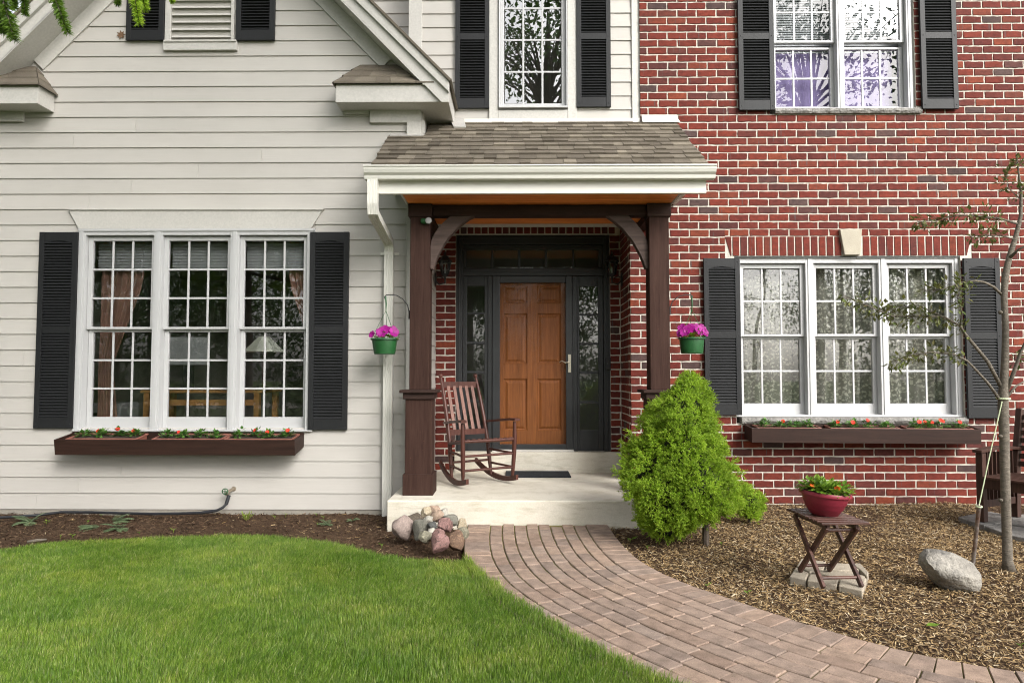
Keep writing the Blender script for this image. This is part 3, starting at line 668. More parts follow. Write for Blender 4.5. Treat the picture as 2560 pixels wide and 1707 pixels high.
# ---- recessed entry
ZTc = px2z(486, 5.83)
YD = YB + .04
XA0, XA1 = XWING, px2x(1553, 900, YB)
DX0, DX1, DZ0, DZ1 = px2x(1138, 850, YB), px2x(1527, 850, YB), px2z(1128, YB), px2z(587, YB)
w = MB(); wall_holes(w, XA0, XA1 + .14, -.1, 3.1, YB + .003, .12, [(DX0 + .005, DX1 - .005, DZ0 - .5, DZ1)])
w.box(XA1 + .003, XA1 + .15, YR + .17, YB + .005, -.1, 3.1)
aw = w.build('alcove_wall', M['mortar'], house)
w = MB(); w.box(XA0, XA1 + .1, YR + .17, YB + .1, 3.05, 3.10); w.box(XA0, XRU + .05, YR + .02, YR + .164, ZTc + .02, 3.6); w.build('alcove_ceiling', M['cedar'], house)
for r in range(40):
    z = FLOOR + .015 + r * CH + CH / 2
    if z > 3.0: break
    odd = r % 2
    def ab(x0, x1):
        V, Fa = brick_mesh(x1 - x0, CH - JT); q = MB(); q.add([Vector(p) + Vector(((x0 + x1) / 2, YB + .003, z)) for p in V], Fa); q.build('brick', M['brick'], aw)
    if z < DZ1 - .02:
        L0, L1 = XA0 + .012, DX0 + .003
        if odd: ab(L0, L1)
        else: mid = L0 + (L1 - L0) * .48; ab(L0, mid - JT / 2); ab(mid + JT / 2, L1)
        ab(DX1 - .003, XA1 - (.02 if odd else .008))
    ys_, ye_ = YR + .012, YB - .003; y = ys_ - (0 if odd else BLEN * .5)
    while y < ye_ - .02:
        a, b = max(ys_, y + (JT if y > ys_ else 0)), min(ye_, y + BLEN)
        if b - a > .03:
            V, Fa = brick_mesh(b - a, CH - JT, 'y'); q = MB(); q.add([Vector(p) + Vector((XA1 + .003, (a + b) / 2, z)) for p in V], Fa); q.build('brick', M['brick'], aw)
        y += BLEN
n = round((DX1 - DX0 + .05) / CH)
for i in range(n): soldier(DX0 - .03 + i * CH + JT / 2, DX0 - .03 + (i + 1) * CH - JT / 2, Y=YB, par=aw, za=DZ1 + .012, zb_=DZ1 + .205)

# ---- front door with side lights and transom
XS = lambda px, y=850: px2x(px, y, YD)
ZS = lambda py: px2z(py, YD)
d = MB()
def db(x0, y0, x1, y1, dy=0, dp=.09): d.box(XS(x0), XS(x1), YD + dy, YD + dy + dp, ZS(y1), ZS(y0))
db(1138, 587, 1156, 1128, -.02); db(1509, 587, 1527, 1128, -.02); db(1156.2, 587.2, 1508.8, 612, -.021)          # outer frame
db(1156.4, 672, 1508.6, 690, -.012); db(1220, 690.3, 1231, 1128, -.008); db(1431.5, 690.3, 1443, 1128, -.008)
db(1156.5, 612.3, 1508.4, 623.6, .01); db(1156.5, 669, 1508.4, 671.8, .012); db(1156.5, 623.8, 1165, 668.8, .011); db(1498, 623.8, 1508.5, 668.8, .011)
for a, b in ((1227, 1233), (1294.5, 1301), (1362.5, 1368), (1432, 1436)): db(a, 623.8, b, 668.8, .013, .05)
DF = d.build('door_frame', M['black'], house, bevel=.004)
d = MB()   # mouldings
for a, b, y0, y1 in ((1146, 1149, 595, 1126), (1516, 1519, 595, 1126)): db(a, y0, b, y1, -.03, .02)
db(1146, 593, 1519, 597, -.031, .02); db(1160, 679, 1505, 682, -.02, .02); d.build('frame_moulding', M['black'], DF, bevel=.003)
def lite(name, x0, x1, panes, fx0, fx1, fy0, fy1):
    global d
    d = MB(); db(fx0, fy0, x0, fy1, .015, .04); db(x1, fy0, fx1, fy1, .015, .04); yy = [fy0] + [q for p in panes for q in p] + [fy1]
    for a, b in zip(yy[0::2], yy[1::2]): db(x0 - .0, a + .05, x1 + .0, b - .05, .016, .038)
    o = d.build(name, M['black'], house, bevel=.003)
    for a, b in panes:
        q = MB(); q.add([(XS(x0), YD + .03, ZS(b)), (XS(x1), YD + .03, ZS(b)), (XS(x1), YD + .03, ZS(a)), (XS(x0), YD + .03, ZS(a))], [(0, 1, 2, 3)]); q.build('pane', M['glass'], o)
lite('side_light', 1167, 1211, [(714.5, 780), (785, 853), (860, 927), (933, 1000), (1006, 1075)], 1156.6, 1219.8, 690.5, 1127.5)
lite('side_light', 1449, 1496, [(716, 784), (789, 856), (862, 927), (934.5, 1002), (1009, 1075)], 1443.2, 1508.3, 690.5, 1127.5)
for a, b in ((1165, 1227), (1233, 1294.5), (1301, 1362.5), (1368, 1432), (1436, 1498)):
    q = MB(); q.add([(XS(a), YD + .04, ZS(669)), (XS(b), YD + .04, ZS(669)), (XS(b), YD + .04, ZS(623.6)), (XS(a), YD + .04, ZS(623.6))], [(0, 1, 2, 3)]); q.build('pane', M['glass'], DF)
d = MB(); db(1231.2, 690.5, 1250, 1122, -.03, .035); db(1414, 690.5, 1431.3, 1122, -.03, .035); db(1250, 690.6, 1414, 707.5, -.0295, .034); db(1250, 1109.5, 1414, 1121.9, -.0295, .034)
storm = d.build('storm_door', M['black'], house, bevel=.005)
q = MB(); q.add([(XS(1250), YD - .012, ZS(1109)), (XS(1414), YD - .012, ZS(1109)), (XS(1414), YD - .012, ZS(708)), (XS(1250), YD - .012, ZS(708))], [(0, 1, 2, 3)]); q.build('pane', M['glass_door'], storm)
hd = MB(); hx = XS(1423); hd.box(hx - .016, hx + .016, YD - .042, YD - .030, ZS(931), ZS(886))
hd.tube([(hx, YD - .04, ZS(905)), (hx, YD - .075, ZS(905)), (hx - .05, YD - .08, ZS(907)), (hx - .09, YD - .075, ZS(902)), (hx - .115, YD - .07, ZS(906))], [.008, .008, .007, .006, .005], 8); hd.lathe([(.0, 0), (.006, .001), (.006, .006)], (hx, YD - .045, ZS(923)), 8, Matrix.Rotation(-math.pi / 2, 3, 'X'))
hd.build('door_handle', M['steel'], storm, auto=40, bevel=.004)
YS_ = YD + .045    # wooden slab behind the storm glass
XD = lambda px: px2x(px, 900, YS_); ZD = lambda py: px2z(py, YS_)
s = MB(); e = [1244, 1260, 1318, 1343, 1402, 1420]; zr_ = [700, 713.5, 758, 783.6, 909, 947, 1076, 1116]
for a, b in ((1240, 1259), (1318, 1343), (1402, 1424)): s.box(XD(a), XD(b), YS_, YS_ + .04, ZD(1118), ZD(698))
for a, b in ((698, 714), (758, 784), (909, 947), (1076, 1118)):
    for x0, x1 in ((1259, 1318), (1343, 1402)): s.box(XD(x0), XD(x1), YS_ + .0006, YS_ + .039, ZD(b), ZD(a))
slab = s.build('front_door', M['door'], house, bevel=.002); slab['label'] = 'honey brown six panel wooden front door behind a glass storm door'
for y0, y1 in ((714, 758), (784, 909), (947, 1076)):
    for x0, x1 in ((1259, 1318), (1343, 1402)):
        X0, X1, Z0, Z1 = XD(x0), XD(x1), ZD(y1), ZD(y0); q = MB()
        def ringq(i, y): return [(X0 + i, y, Z0 + i), (X1 - i, y, Z0 + i), (X1 - i, y, Z1 - i), (X0 + i, y, Z1 - i)]
        rings = [ringq(0, YS_ + .002), ringq(.010, YS_ + .014), ringq(.020, YS_ + .016), ringq(.048, YS_ + .004)]
        V = [p for r in rings for p in r]; F = [(4 * i + j, 4 * i + (j + 1) % 4, 4 * i + 4 + (j + 1) % 4, 4 * i + 4 + j) for i in range(3) for j in range(4)] + [(12, 13, 14, 15)]
        q.add(V, F); q.build('door_panel', M['door'], slab)
q = MB(); q.box(XS(1231), XS(1432), YD - .06, YD - .0, ZS(1128.5), ZS(1122.2)); q.build('threshold', M['trim'], house, bevel=.003)
q = MB(); q.box(DX0 - .2, DX1 + .2, YD + .6, YD + .62, 0, 3.2); q.box(DX0 - .2, DX0 - .18, YD + .1, YD + .6, 0, 3.2); q.box(DX1 + .18, DX1 + .2, YD + .1, YD + .6, 0, 3.2); q.box(DX0 - .2, DX1 + .2, YD + .1, YD + .62, 3.2, 3.22); q.build('hallway', M['wall_in'], house)
q = MB(); q.box(XS(1512), XS(1525), YD - .05, YD - .018, ZS(925), ZS(893)); bell = q.build('door_bell', M['iron'], house, bevel=.004)
q = MB(); q.lathe([(.012, 0), (.012, .006), (.001, .007)], (XS(1518.5), YD - .05, ZS(909)), 12, Matrix.Rotation(math.pi / 2, 3, 'X')); q.build('button', M['black'], bell)

# ---- porch slab and step
YPF = 5.88; XP0, XP1 = px2x(967, 1250, YPF), 1.62
q = MB(); q.box(XP0, XP1, YPF, YR - .02, -.3, FLOOR); q.box(XWING + .025, XA1 - .002, YR - .0195, YB + .05, -.3, FLOOR - .0005); q.build('porch_slab', M['concrete'], house, bevel=.012)
q = MB(); q.box(XA0 + .23, XA1 - .012, YB - .065, YB + .12, FLOOR - .05, DZ0 - .002); q.build('door_step', M['concrete'], house, bevel=.008)

# ---- porch posts
PYF = G(1044, 1238.6, FLOOR).y; PW = px2x(1082.5, 1215, PYF) - px2x(1006, 1215, PYF); PYC = PYF + PW / 2
ZT = px2z(486, YPF - .05)      # soffit height
def porch_post(xc):
    h = PW / 2; zcap = px2z(974, PYF - .03); q = MB(); sq = lambda hw, z0, z1: q.box(xc - hw, xc + hw, PYC - hw, PYC + hw, z0, z1)
    zpl = px2z(1185.7, PYF)
    sq(h * .87, zpl - .03, zcap - .035)
    o = q.build('porch_post', M['post'], house, bevel=.004)
    q = MB(); sq(h, FLOOR + .0, zpl); q.build('plinth', M['post'], o, bevel=.005)
    q = MB(); sq(h * 1.02, zcap - .085, zcap - .03); q.build('collar', M['postx'], o, bevel=.004)
    q = MB(); sq(h * 1.22, zcap - .03, zcap - .002); q.build('cap', M['postx'], o, bevel=.006)
    q = MB(); sq(.090, zcap - .002, ZT - .05); q.build('shaft', M['post'], o, bevel=.006)
    q = MB(); sq(.108, px2z(541, PYC - .11), ZT - .004); q.build('capital', M['postx'], o, bevel=.005)
    return o
XPL = px2x(1044.2, 1215, PYF); XPR = px2x(1649.7, 800, PYC - .09)
porch_post(XPL); porch_post(XPR)
zh0, zh1 = px2z(539, PYC - .06), ZT - .006
q = MB(); q.box(XPL + .11, XPR - .11, PYC - .06, PYC + .06, zh0, zh1); q.build('header_beam', M['postx'], house, bevel=.006)
for x in (XPL, XPR):
    q = MB(); q.box(x - .06, x + .06, PYC + .11, YR - .012 if x > 0 else YR + .3, zh0 + .02, zh1); q.build('side_beam', M['postx'], house, bevel=.006)
def brace(outer, inner):
    Yb = PYC - .045; q = MB(); a = [P(*p, Yb) for p in outer]; b = [P(*p, Yb) for p in inner]; n = len(a)
    V = a + b + [p + Vector((0, .09, 0)) for p in a + b]; m = 2 * n; F = []
    for i in range(n - 1):
        F += [(i, i + 1, n + i + 1, n + i), (m + i + 1, m + i, m + n + i, m + n + i + 1), (i, m + i, m + i + 1, i + 1), (n + i + 1, m + n + i + 1, m + n + i, n + i)]
    F += [(0, n, m + n, m), (n - 1, m + n - 1, m + 2 * n - 1, 2 * n - 1)]
    q.add(V, F); o = q.build('arched_brace', M['brace'], house, bevel=.004)
    import bmesh; bm = bmesh.new(); bm.from_mesh(o.data); bmesh.ops.recalc_face_normals(bm, faces=bm.faces); bm.to_mesh(o.data); bm.free()
def resample(pts, n):
    pts = [Vector((*p, 0)) for p in pts]; L = [0]
    for a, b in zip(pts, pts[1:]): L.append(L[-1] + (b - a).length)
    out = []
    for i in range(n):
        t = L[-1] * i / (n - 1); j = max(0, min(len(pts) - 2, next((k for k in range(len(L) - 1) if L[k + 1] >= t - 1e-6), len(pts) - 2)))
        u = (t - L[j]) / max(1e-6, L[j + 1] - L[j]); p = pts[j].lerp(pts[j + 1], u); out.append((p.x, p.y))
    return out
brace(resample([(1075.5, 671), (1075.5, 612), (1080, 594), (1092.5, 573), (1111.7, 551), (1135.6, 533), (1156, 522), (1197, 522)], 14), resample([(1083, 674), (1092.5, 643.6), (1108.5, 611.6), (1127.6, 586), (1153, 560.6), (1175.5, 544.7), (1199.5, 534.3)], 14))
brace(resample([(1621.5, 671), (1621.6, 609.7), (1607.6, 579), (1587, 553.6), (1551, 521.7), (1495, 519)], 14), resample([(1615, 671), (1602.4, 637.8), (1582, 602), (1556.5, 571), (1528.5, 547), (1496.6, 526.8)], 14))
# ---- porch ceiling boards
XS0, XS1 = px2x(1006, 486, YPF - .05), px2x(1698, 484, YPF - .05)
ny = 9; y0 = YPF - .045; y1 = YR + .165; pw = (y1 - y0) / ny
for i in range(ny):
    q = MB(); q.box(XS0, XS1, y0 + i * pw + .0015, y0 + (i + 1) * pw - .0015, ZT, ZT + .018); q.build('ceiling_board', M['cedar'], house, bevel=.003)
q = MB(); q.box(XS0 - .02, XS0 - .001, y0, YL - .02, ZT - .002, ZT + .10); q.box(XS1 + .001, XS1 + .02, y0, YR - .014, ZT - .002, ZT + .10); q.box(XS0, XS1, y0 + .01, YR - .01, ZT + .02, ZT + .03); q.build('porch_frieze', M['trim'], house)
# ---- porch roof
YE = 5.77; ZE = px2z(411, YE); ZTOP = px2z(304, YU); XE0, XE1 = px2x(929, 412, YE), px2x(1770, 406, YE)
rv = Vector((0, YU - YE, ZTOP - ZE)); SL = rv.length; rv.normalize(); rn = Vector((0, -rv.z, rv.y))
q = MB(); a = Vector((0, YE + .01, ZE - .012)); b = a + rv * (SL - .02)
def rp_(x, s, h): return Vector((x, YE, ZE)) + rv * s + rn * h
sY = (YL - .02 - YE) / rv.y
q.hexa([rp_(XE0, 0, -.03), rp_(XE1, 0, -.03), rp_(XE1, (YR - .015 - YE) / rv.y, -.03), rp_(XE0, (YR - .015 - YE) / rv.y, -.03), rp_(XE0, 0, -.004), rp_(XE1, 0, -.004), rp_(XE1, (YR - .015 - YE) / rv.y, -.004), rp_(XE0, (YR - .015 - YE) / rv.y, -.004)]) if False else None
q.hexa([rp_(XE0, 0, -.03), rp_(XE1, 0, -.03), rp_(XE1, sY, -.03), rp_(XE0, sY, -.03), rp_(XE0, 0, -.004), rp_(XE1, 0, -.004), rp_(XE1, sY, -.004), rp_(XE0, sY, -.004)])
q.hexa([rp_(XWING + .03, sY, -.03), rp_(XE1, sY, -.03), rp_(XE1, SL, -.03), rp_(XWING + .03, SL, -.03), rp_(XWING + .03, sY, -.0045), rp_(XE1, sY, -.0045), rp_(XE1, SL, -.0045), rp_(XWING + .03, SL, -.0045)])
roof = q.build('porch_roof', M['shingle'], house)
nc = 11; ex = SL / nc
sBR = (YR - .02 - YE) / rv.y
for i in range(nc):
    s0 = i * ex - (.012 if i == 0 else 0); s1 = min(SL, (i + 1.12) * ex)
    x = XE0 - random.uniform(0, .2)
    if s0 > sY - .08: x = XWING + .03 - random.uniform(0, .1)
    lo = XE0 if s0 < sY - .08 else XWING + .03
    while x < XE1:
        L = random.choice((.09, .11, .13, .15, .18)); a_, b_ = max(lo, x), min(XE1, x + L); x += L
        if b_ - a_ < .02: continue
        se = s1
        if b_ > XRU: se = min(se, sBR)
        if a_ < XWING + .02 and se > sY: se = sY
        if se <= s0 + .02: continue
        th = random.choice((.006, .013)); q = MB(); c0 = .0012; sk = random.uniform(-.004, .004)
        q.hexa([rp_(a_ + c0, s0 + sk, .001), rp_(b_ - c0, s0 + sk, .001), rp_(b_ - c0, se, -.003), rp_(a_ + c0, se, -.003), rp_(a_ + c0, s0 + sk, .008 + th), rp_(b_ - c0, s0 + sk, .008 + th), rp_(b_ - c0, se, .003), rp_(a_ + c0, se, .003)])
        q.build('shingle', M['shingle'], roof)
# flashing strips
q = MB(); q.hexa([rp_(XE0 + .02, sY - .10, .016), rp_(XWING + .02, sY - .10, .016), rp_(XWING + .02, sY + .005, .012), rp_(XE0 + .02, sY + .005, .012), rp_(XE0 + .02, sY - .10, .020), rp_(XWING + .02, sY - .10, .020), rp_(XWING + .02, sY + .005, .016), rp_(XE0 + .02, sY + .005, .016)]); q.build('flashing', M['cable'], house)
q = MB(); zf = ZTOP; q.box(px2x(1137, 303, YU), px2x(1606, 303, YU) - .02, YU - .05, YU - .036, zf - .03, zf + .012); q.build('flashing', M['gutter'], house)
q = MB(); a1, a2 = px2x(1603, 298, YR), px2x(1692, 298, YR); zf0, zf1 = px2z(311, YR - .03), px2z(287, YR - .03)
q.hexa([(a1, YR - .08, zf0), (a2 + .02, YR - .08, zf0), (a2, YR - .016, zf0), (a1, YR - .016, zf0), (a1, YR - .045, (zf0 + zf1) / 2), (a2, YR - .045, (zf0 + zf1) / 2), (a2, YR - .016, zf1), (a1, YR - .016, zf1)]); q.build('flashing', M['gutter'], house, bevel=.003)
q = MB(); q.hexa([P(1126, 300, 6.9), P(1135, 322, 6.75), P(1164, 322, 6.75), P(1160, 300, 6.9), P(1124, 296, 6.9), P(1134, 317, 6.74), P(1165, 318, 6.74), P(1160, 297, 6.9)]); q.build('kickout_flashing', M['cable'], house)
# ---- fascia, gutter, downspout
q = MB(); xf0, xf1 = px2x(945, 465, YPF - .09), px2x(1766, 465, YPF - .09); zf0, zf1 = px2z(484, YPF - .09), px2z(440, YPF - .09)
q.box(xf0, xf1, YPF - .09, YPF - .055, zf0, ZE - .03); q.build('porch_fascia', M['gutter'], house, bevel=.004)
q = MB(); q.box(xf1 - .03, xf1 - .002, YPF - .054, YR - .02, ZE - .07, ZE - .035); q.build('rake_end_board', M['gutter'], house); q = MB(); q.box(xf0 + .002, xf0 + .03, YPF - .054, YL - .025, ZE - .07, ZE - .035); q.build('rake_end_board', M['gutter'], house)
Yg = YPF - .09; zt, zb_ = px2z(412, Yg - .11), px2z(447, Yg - .07)
prof = [(Yg - .001, zb_), (Yg - .070, zb_), (Yg - .074, zb_ + .012), (Yg - .078, zb_ + .030), (Yg - .098, zb_ + .048), (Yg - .110, zb_ + .075), (Yg - .113, zt - .014), (Yg - .122, zt - .012), (Yg - .122, zt), (Yg - .106, zt), (Yg - .104, zt - .016), (Yg - .06, zt - .045), (Yg - .001, zt - .03)]
q = MB(); gx0, gx1 = px2x(908, 428, Yg - .11), px2x(1792, 425, Yg - .11); q.prism([(gx0, y, z) for y, z in prof], (gx1 - gx0, 0, 0)); q.build('gutter', M['gutter'], house, bevel=.002)
def downspout(path, w, dp):
    q = MB(); k = len(path); V = []; rib = [(-.5, -.5), (-.3, -.5), (-.26, -.44), (-.22, -.5), (-.02, -.5), (.02, -.44), (.06, -.5), (.22, -.5), (.26, -.44), (.3, -.5), (.5, -.5), (.5, .5), (-.5, .5)]
    for i, p in enumerate(path):
        p = Vector(p); t = (Vector(path[min(i + 1, k - 1)]) - Vector(path[max(i - 1, 0)])).normalized(); bx = Vector((1, 0, 0)); by = bx.cross(t).normalized()
        V += [p + bx * u * w + by * (-v if by.y < 0 else v) * dp for u, v in rib]
    n = len(rib); F = [(i * n + j, (i + 1) * n + j, (i + 1) * n + (j + 1) % n, i * n + (j + 1) % n) for i in range(k - 1) for j in range(n)] + [tuple(range(n)), tuple((k - 1) * n + j for j in range(n - 1, -1, -1))]
    q.add(V, F); o = q.build('downspout', M['gutter'], house)
    import bmesh; bm = bmesh.new(); bm.from_mesh(o.data); bmesh.ops.recalc_face_normals(bm, faces=bm.faces); bm.to_mesh(o.data); bm.free(); return o
Yd = YL - .052; xd = px2x(972.5, 700, Yd); xt_ = px2x(932.5, 470, Yg - .04)
pth = [(xt_, Yg - .04, zb_ + .01), (xt_, Yg - .04, px2z(510, Yg - .04)), (xt_, Yg - .02, px2z(530, Yg - .04)), (xt_ * .97 + xd * .03, Yg + .03, px2z(538, Yg + .03) ), (xd, Yd - .06, px2z(604, Yd - .03)), (xd, Yd - .012, px2z(614, Yd)), (xd, Yd, px2z(628, Yd)), (xd, Yd, px2z(1000, Yd)), (xd, Yd, px2z(1302, Yd))]
downspout(pth, .086, .062)
q = MB(); z = px2z(633, Yd); q.box(xd - .09, xd + .09, YL - .022, YL - .016, z - .012, z + .012); q.box(xd - .046, xd + .046, Yd - .034, YL - .02, z - .014, z + .014); q.build('downspout_strap', M['gutter'], house)

# ---- rooms behind the glass
def room(x0, x1, y0, y1, z0, z1, mat='wall_in', name='interior_room'):
    q = MB(); t = .03; q.box(x0, x1, y1, y1 + t, z0, z1); q.box(x0 - t, x0, y0, y1 + t, z0, z1); q.box(x1, x1 + t, y0, y1 + t, z0, z1); q.box(x0 - t, x1 + t, y0, y1 + t, z0 - t, z0); q.box(x0 - t, x1 + t, y0, y1 + t, z1, z1 + t); return q.build(name, M[mat], house)
room(-4.7, XWING - .14, YL + .13, 9.6, .05, 2.6)
room(px2x(1800, 850, YR), 5.2, YR + .18, 9.6, .2, 2.9)
room(2.3, 5.4, YR + .18, 8.6, 3.2, 5.95); room(-.45, 1.0, YU + .16, 8.4, 3.7, 5.95)
def blind(x0, x1, z0, z1, Y, mat, p=.026, tilt=.35, name='blind'):
    q = MB(); n = int((z1 - z0) / p)
    for i in range(n): z = z0 + i * p; q.hexa([(x0, Y - .004, z), (x1, Y - .004, z), (x1, Y + .004 * tilt, z + .001), (x0, Y + .004 * tilt, z + .001), (x0, Y + .008, z + p * .96), (x1, Y + .008, z + p * .96), (x1, Y + .010, z + p * .96), (x0, Y + .010, z + p * .96)])
    return q.build(name, M[mat], house)
Yi = YWR + .16
blind(WUx - 1.06, WUx + .34, zu[2] + .01, zu[4], Yi, 'blind')
q = MB(); q.box(WUx - 1.06, WUx + .27, Yi, Yi + .01, zu[0] - .05, zu[2] + .01); q.build('window_shade', M['lav'], house)
Yi2 = YL + .17
for i in (-1, 0, 1): blind(WLx + i * WP - .33, WLx + i * WP + .33, px2z(672, YL + .1), px2z(598, YL + .1), Yi2, 'blind_dark' if 'blind_dark' in M else 'plastic', .03)
def drape(x0, x1, z0, z1, Y, mat, folds, amp, pinch=None, name='lace_curtain', res=10):
    n = folds * res; rows = 14; V = []; F = []
    for j in range(rows + 1):
        t = j / rows; z = z0 + (z1 - z0) * t
        for i in range(n + 1):
            u = i / n; x = x0 + (x1 - x0) * u
            if pinch: x = pinch(u, t)
            V.append((x, Y + amp * math.sin(u * folds * 2 * math.pi + .6 * math.sin(3 * u + 2 * t)) * (1 + .3 * math.sin(u * 17)), z))
    for j in range(rows):
        for i in range(n): a = j * (n + 1) + i; F.append((a, a + 1, a + n + 2, a + n + 1))
    q = MB(); q.add(V, F); return q.build(name, M[mat], house, smooth=True)
Yc = YWR + .22
drape(WRx - 1.12, WRx - .36, zr[0], zr[4] + .05, Yc, 'lace', 7, .018); drape(WRx - .37, WRx + .38, zr[0], zr[4] + .05, Yc + .02, 'lace', 6, .03); drape(WRx + .36, WRx + 1.12, zr[0], zr[4] + .05, Yc, 'lace', 8, .018)
zl_ = zpx(YL + .2, 490, 1076, 574)
def pin(sgn, xe):
    def f(u, t):
        wd_ = .44 * max(.30, min(1, abs(t - .36) * 1.7 + .34)) if t > .36 else .44 * (.34 + (.36 - t) * .5)
        return xe + sgn * u * wd_
    return f
drape(0, 0, zl_[0] - .1, zl_[1], YL + .24, 'curtain', 7, .02, pin(1, WLx - 1.5 * WP + .03), 'brown_curtain'); drape(0, 0, zl_[0] - .1, zl_[1], YL + .24, 'curtain', 7, .02, pin(-1, WLx + 1.5 * WP + .14), 'brown_curtain')
# ------------------------------------------------------------------ ground, beds, lawn, walk
q = MB(); q.add([(-120, -120, -.14), (120, -120, -.14), (120, 120, -.14), (-120, 120, -.14)], [(0, 1, 2, 3)]); tag(q.build('ground', M['ground']), kind='structure')
redge = [(.770, 6.10), (.763, 5.9), (.768, 5.5), (.789, 5.12), (.832, 4.783), (.915, 4.478), (1.04, 4.24), (1.163, 4.045), (1.277, 3.852), (1.40, 3.68), (1.575, 3.45), (1.747, 3.28), (1.915, 3.145), (2.10, 3.045), (2.30, 2.96), (2.6, 2.87), (3.0, 2.80), (3.6, 2.75), (4.4, 2.74)]
def smooth(pts, it=3):
    for _ in range(it):
        o = [pts[0]]
        for a, b in zip(pts, pts[1:]): o += [(a[0] * .75 + b[0] * .25, a[1] * .75 + b[1] * .25), (a[0] * .25 + b[0] * .75, a[1] * .25 + b[1] * .75)]
        pts = o + [pts[-1]]
    return pts
def arclen(pts, step):
    L = [0]
    for a, b in zip(pts, pts[1:]): L.append(L[-1] + math.hypot(b[0] - a[0], b[1] - a[1]))
    n = int(L[-1] / step); xs = np.interp(np.linspace(0, L[-1], n + 1), L, [p[0] for p in pts]); ys = np.interp(np.linspace(0, L[-1], n + 1), L, [p[1] for p in pts]); return list(zip(xs, ys))
RE = arclen(smooth(redge), .02)
def offset(pts, d):
    o = []
    for i, p in enumerate(pts):
        a, b = pts[max(0, i - 3)], pts[min(len(pts) - 1, i + 3)]; tx, ty = b[0] - a[0], b[1] - a[1]; l = math.hypot(tx, ty)
        o.append((p[0] + ty / l * d, p[1] - tx / l * d))     # to the right-hand side of travel = away from the bed
    return o
def curve_at(C, L, s):
    x = np.interp(s, L, C[:, 0]); y = np.interp(s, L, C[:, 1]); return x, y
# travel runs from the porch (y=6) towards the viewer; the lawn lies to the right of travel when seen from above with x flipped
WIDTHS = [.195] + [.1] * 8 + [.195]
def lane_curve(d):
    C = np.array(offset(RE, d)); L = np.concatenate([[0], np.cumsum(np.hypot(*np.diff(C, axis=0).T))]); return C, L
sgn = 1 if offset(RE, .5)[30][0] < RE[30][0] else -1
walk = MB()
path_out = offset(RE, sgn * (sum(WIDTHS) + .0))
n = len(RE)
for i in range(n - 1): walk.add([(*RE[i], -.009), (*RE[i + 1], -.009), (*path_out[i + 1], -.009), (*path_out[i], -.009)], [(0, 1, 2, 3) if sgn < 0 else (3, 2, 1, 0)])
walkway = tag(walk.build('walkway', M['moss']), 'curved brick paver walk leading from the porch step', kind='structure')
d0 = 0; pav = []
for li, w_ in enumerate(WIDTHS):
    a, b = d0, d0 + w_; d0 += w_; Ca, La = lane_curve(sgn * (a + .0042)); Cb, Lb = lane_curve(sgn * (b - .0042)); Cm, Lm = lane_curve(sgn * (a + b) / 2)
    border = w_ > .15; ln = .1 if border else .2; s = -random.uniform(0, ln)
    while s < Lm[-1] - ln:
        g = .0026; s0, s1 = max(s, 0) + g, s + ln - g; s += ln
        if s1 - s0 < .03: continue
        f0, f1 = s0 / Lm[-1], s1 / Lm[-1]
        # same fraction of the lane on both edges keeps the joints square to the walk
        i0, i1 = np.interp(s0, Lm, np.arange(len(Lm))), np.interp(s1, Lm, np.arange(len(Lm)))
        def pt(C, i): return (float(np.interp(i, np.arange(len(C)), C[:, 0])), float(np.interp(i, np.arange(len(C)), C[:, 1])))
        im = (i0 + i1) / 2
        pa = [pt(Ca, i0), pt(Ca, im), pt(Ca, i1)]; pb = [pt(Cb, i0), pt(Cb, im), pt(Cb, i1)]
        if pa[1][1] > YPF - .005 and pb[1][1] > YPF - .005: continue
        pav.append((pa, pb))
def paver(pa, pb, mb=None):
    z = random.uniform(-.0025, .0025); tl = [random.uniform(-.0015, .0015) for _ in range(2)]; ch = .004
    out = [pa[0], pa[1], pa[2], pb[2], pb[1], pb[0]]; cx = sum(p[0] for p in out) / 6; cy = sum(p[1] for p in out) / 6
    def ins(p, k): l = math.hypot(p[0] - cx, p[1] - cy); return (p[0] + (cx - p[0]) / l * k, p[1] + (cy - p[1]) / l * k)
    zz = lambda p: z + tl[0] * (p[0] - cx) * 10 + tl[1] * (p[1] - cy) * 10
    j = lambda: random.uniform(-.0012, .0012)
    out = [(p[0] + j(), p[1] + j()) for p in out]
    top = [(*ins(p, ch * 1.3), zz(p)) for p in out]; mid = [(*p, zz(p) - ch) for p in out]; low = [(*p, -.03) for p in out]
    V = top + mid + low; F = [tuple(range(6))] + [(i, 6 + i, 6 + (i + 1) % 6, (i + 1) % 6) for i in range(6)] + [(6 + i, 12 + i, 12 + (i + 1) % 6, 6 + (i + 1) % 6) for i in range(6)]
    ar = sum(out[i][0] * out[(i + 1) % 6][1] - out[(i + 1) % 6][0] * out[i][1] for i in range(6))
    if ar < 0: F = [tuple(reversed(f)) for f in F]
    q = mb or MB(); q.add(V, F); return q
def vis(p):
    q_ = RM.transposed() @ (Vector((p[0], p[1], 0)) - CAM)
    if q_.z > -.1: return False
    px, py = CXP - q_.x / q_.z * F_PX, CYP + q_.y / q_.z * F_PX; return -40 < px < 2600 and py < 1760
seen = [p for p in pav if vis(p[0][1]) or vis(p[1][1])]
seen.sort(key=lambda p: p[0][1][0] ** 2 + p[0][1][1] ** 2)
seen_s = seen[:300]
for pa, pb in seen_s: paver(pa, pb).build('paver', M['paver'], walkway)
rest = MB(); ids = {id(p) for p in seen_s}
for p in pav:
    if id(p) not in ids: paver(*p, rest)
if rest.v: tag(rest.build('paving', M['paver'], walkway), kind='stuff')

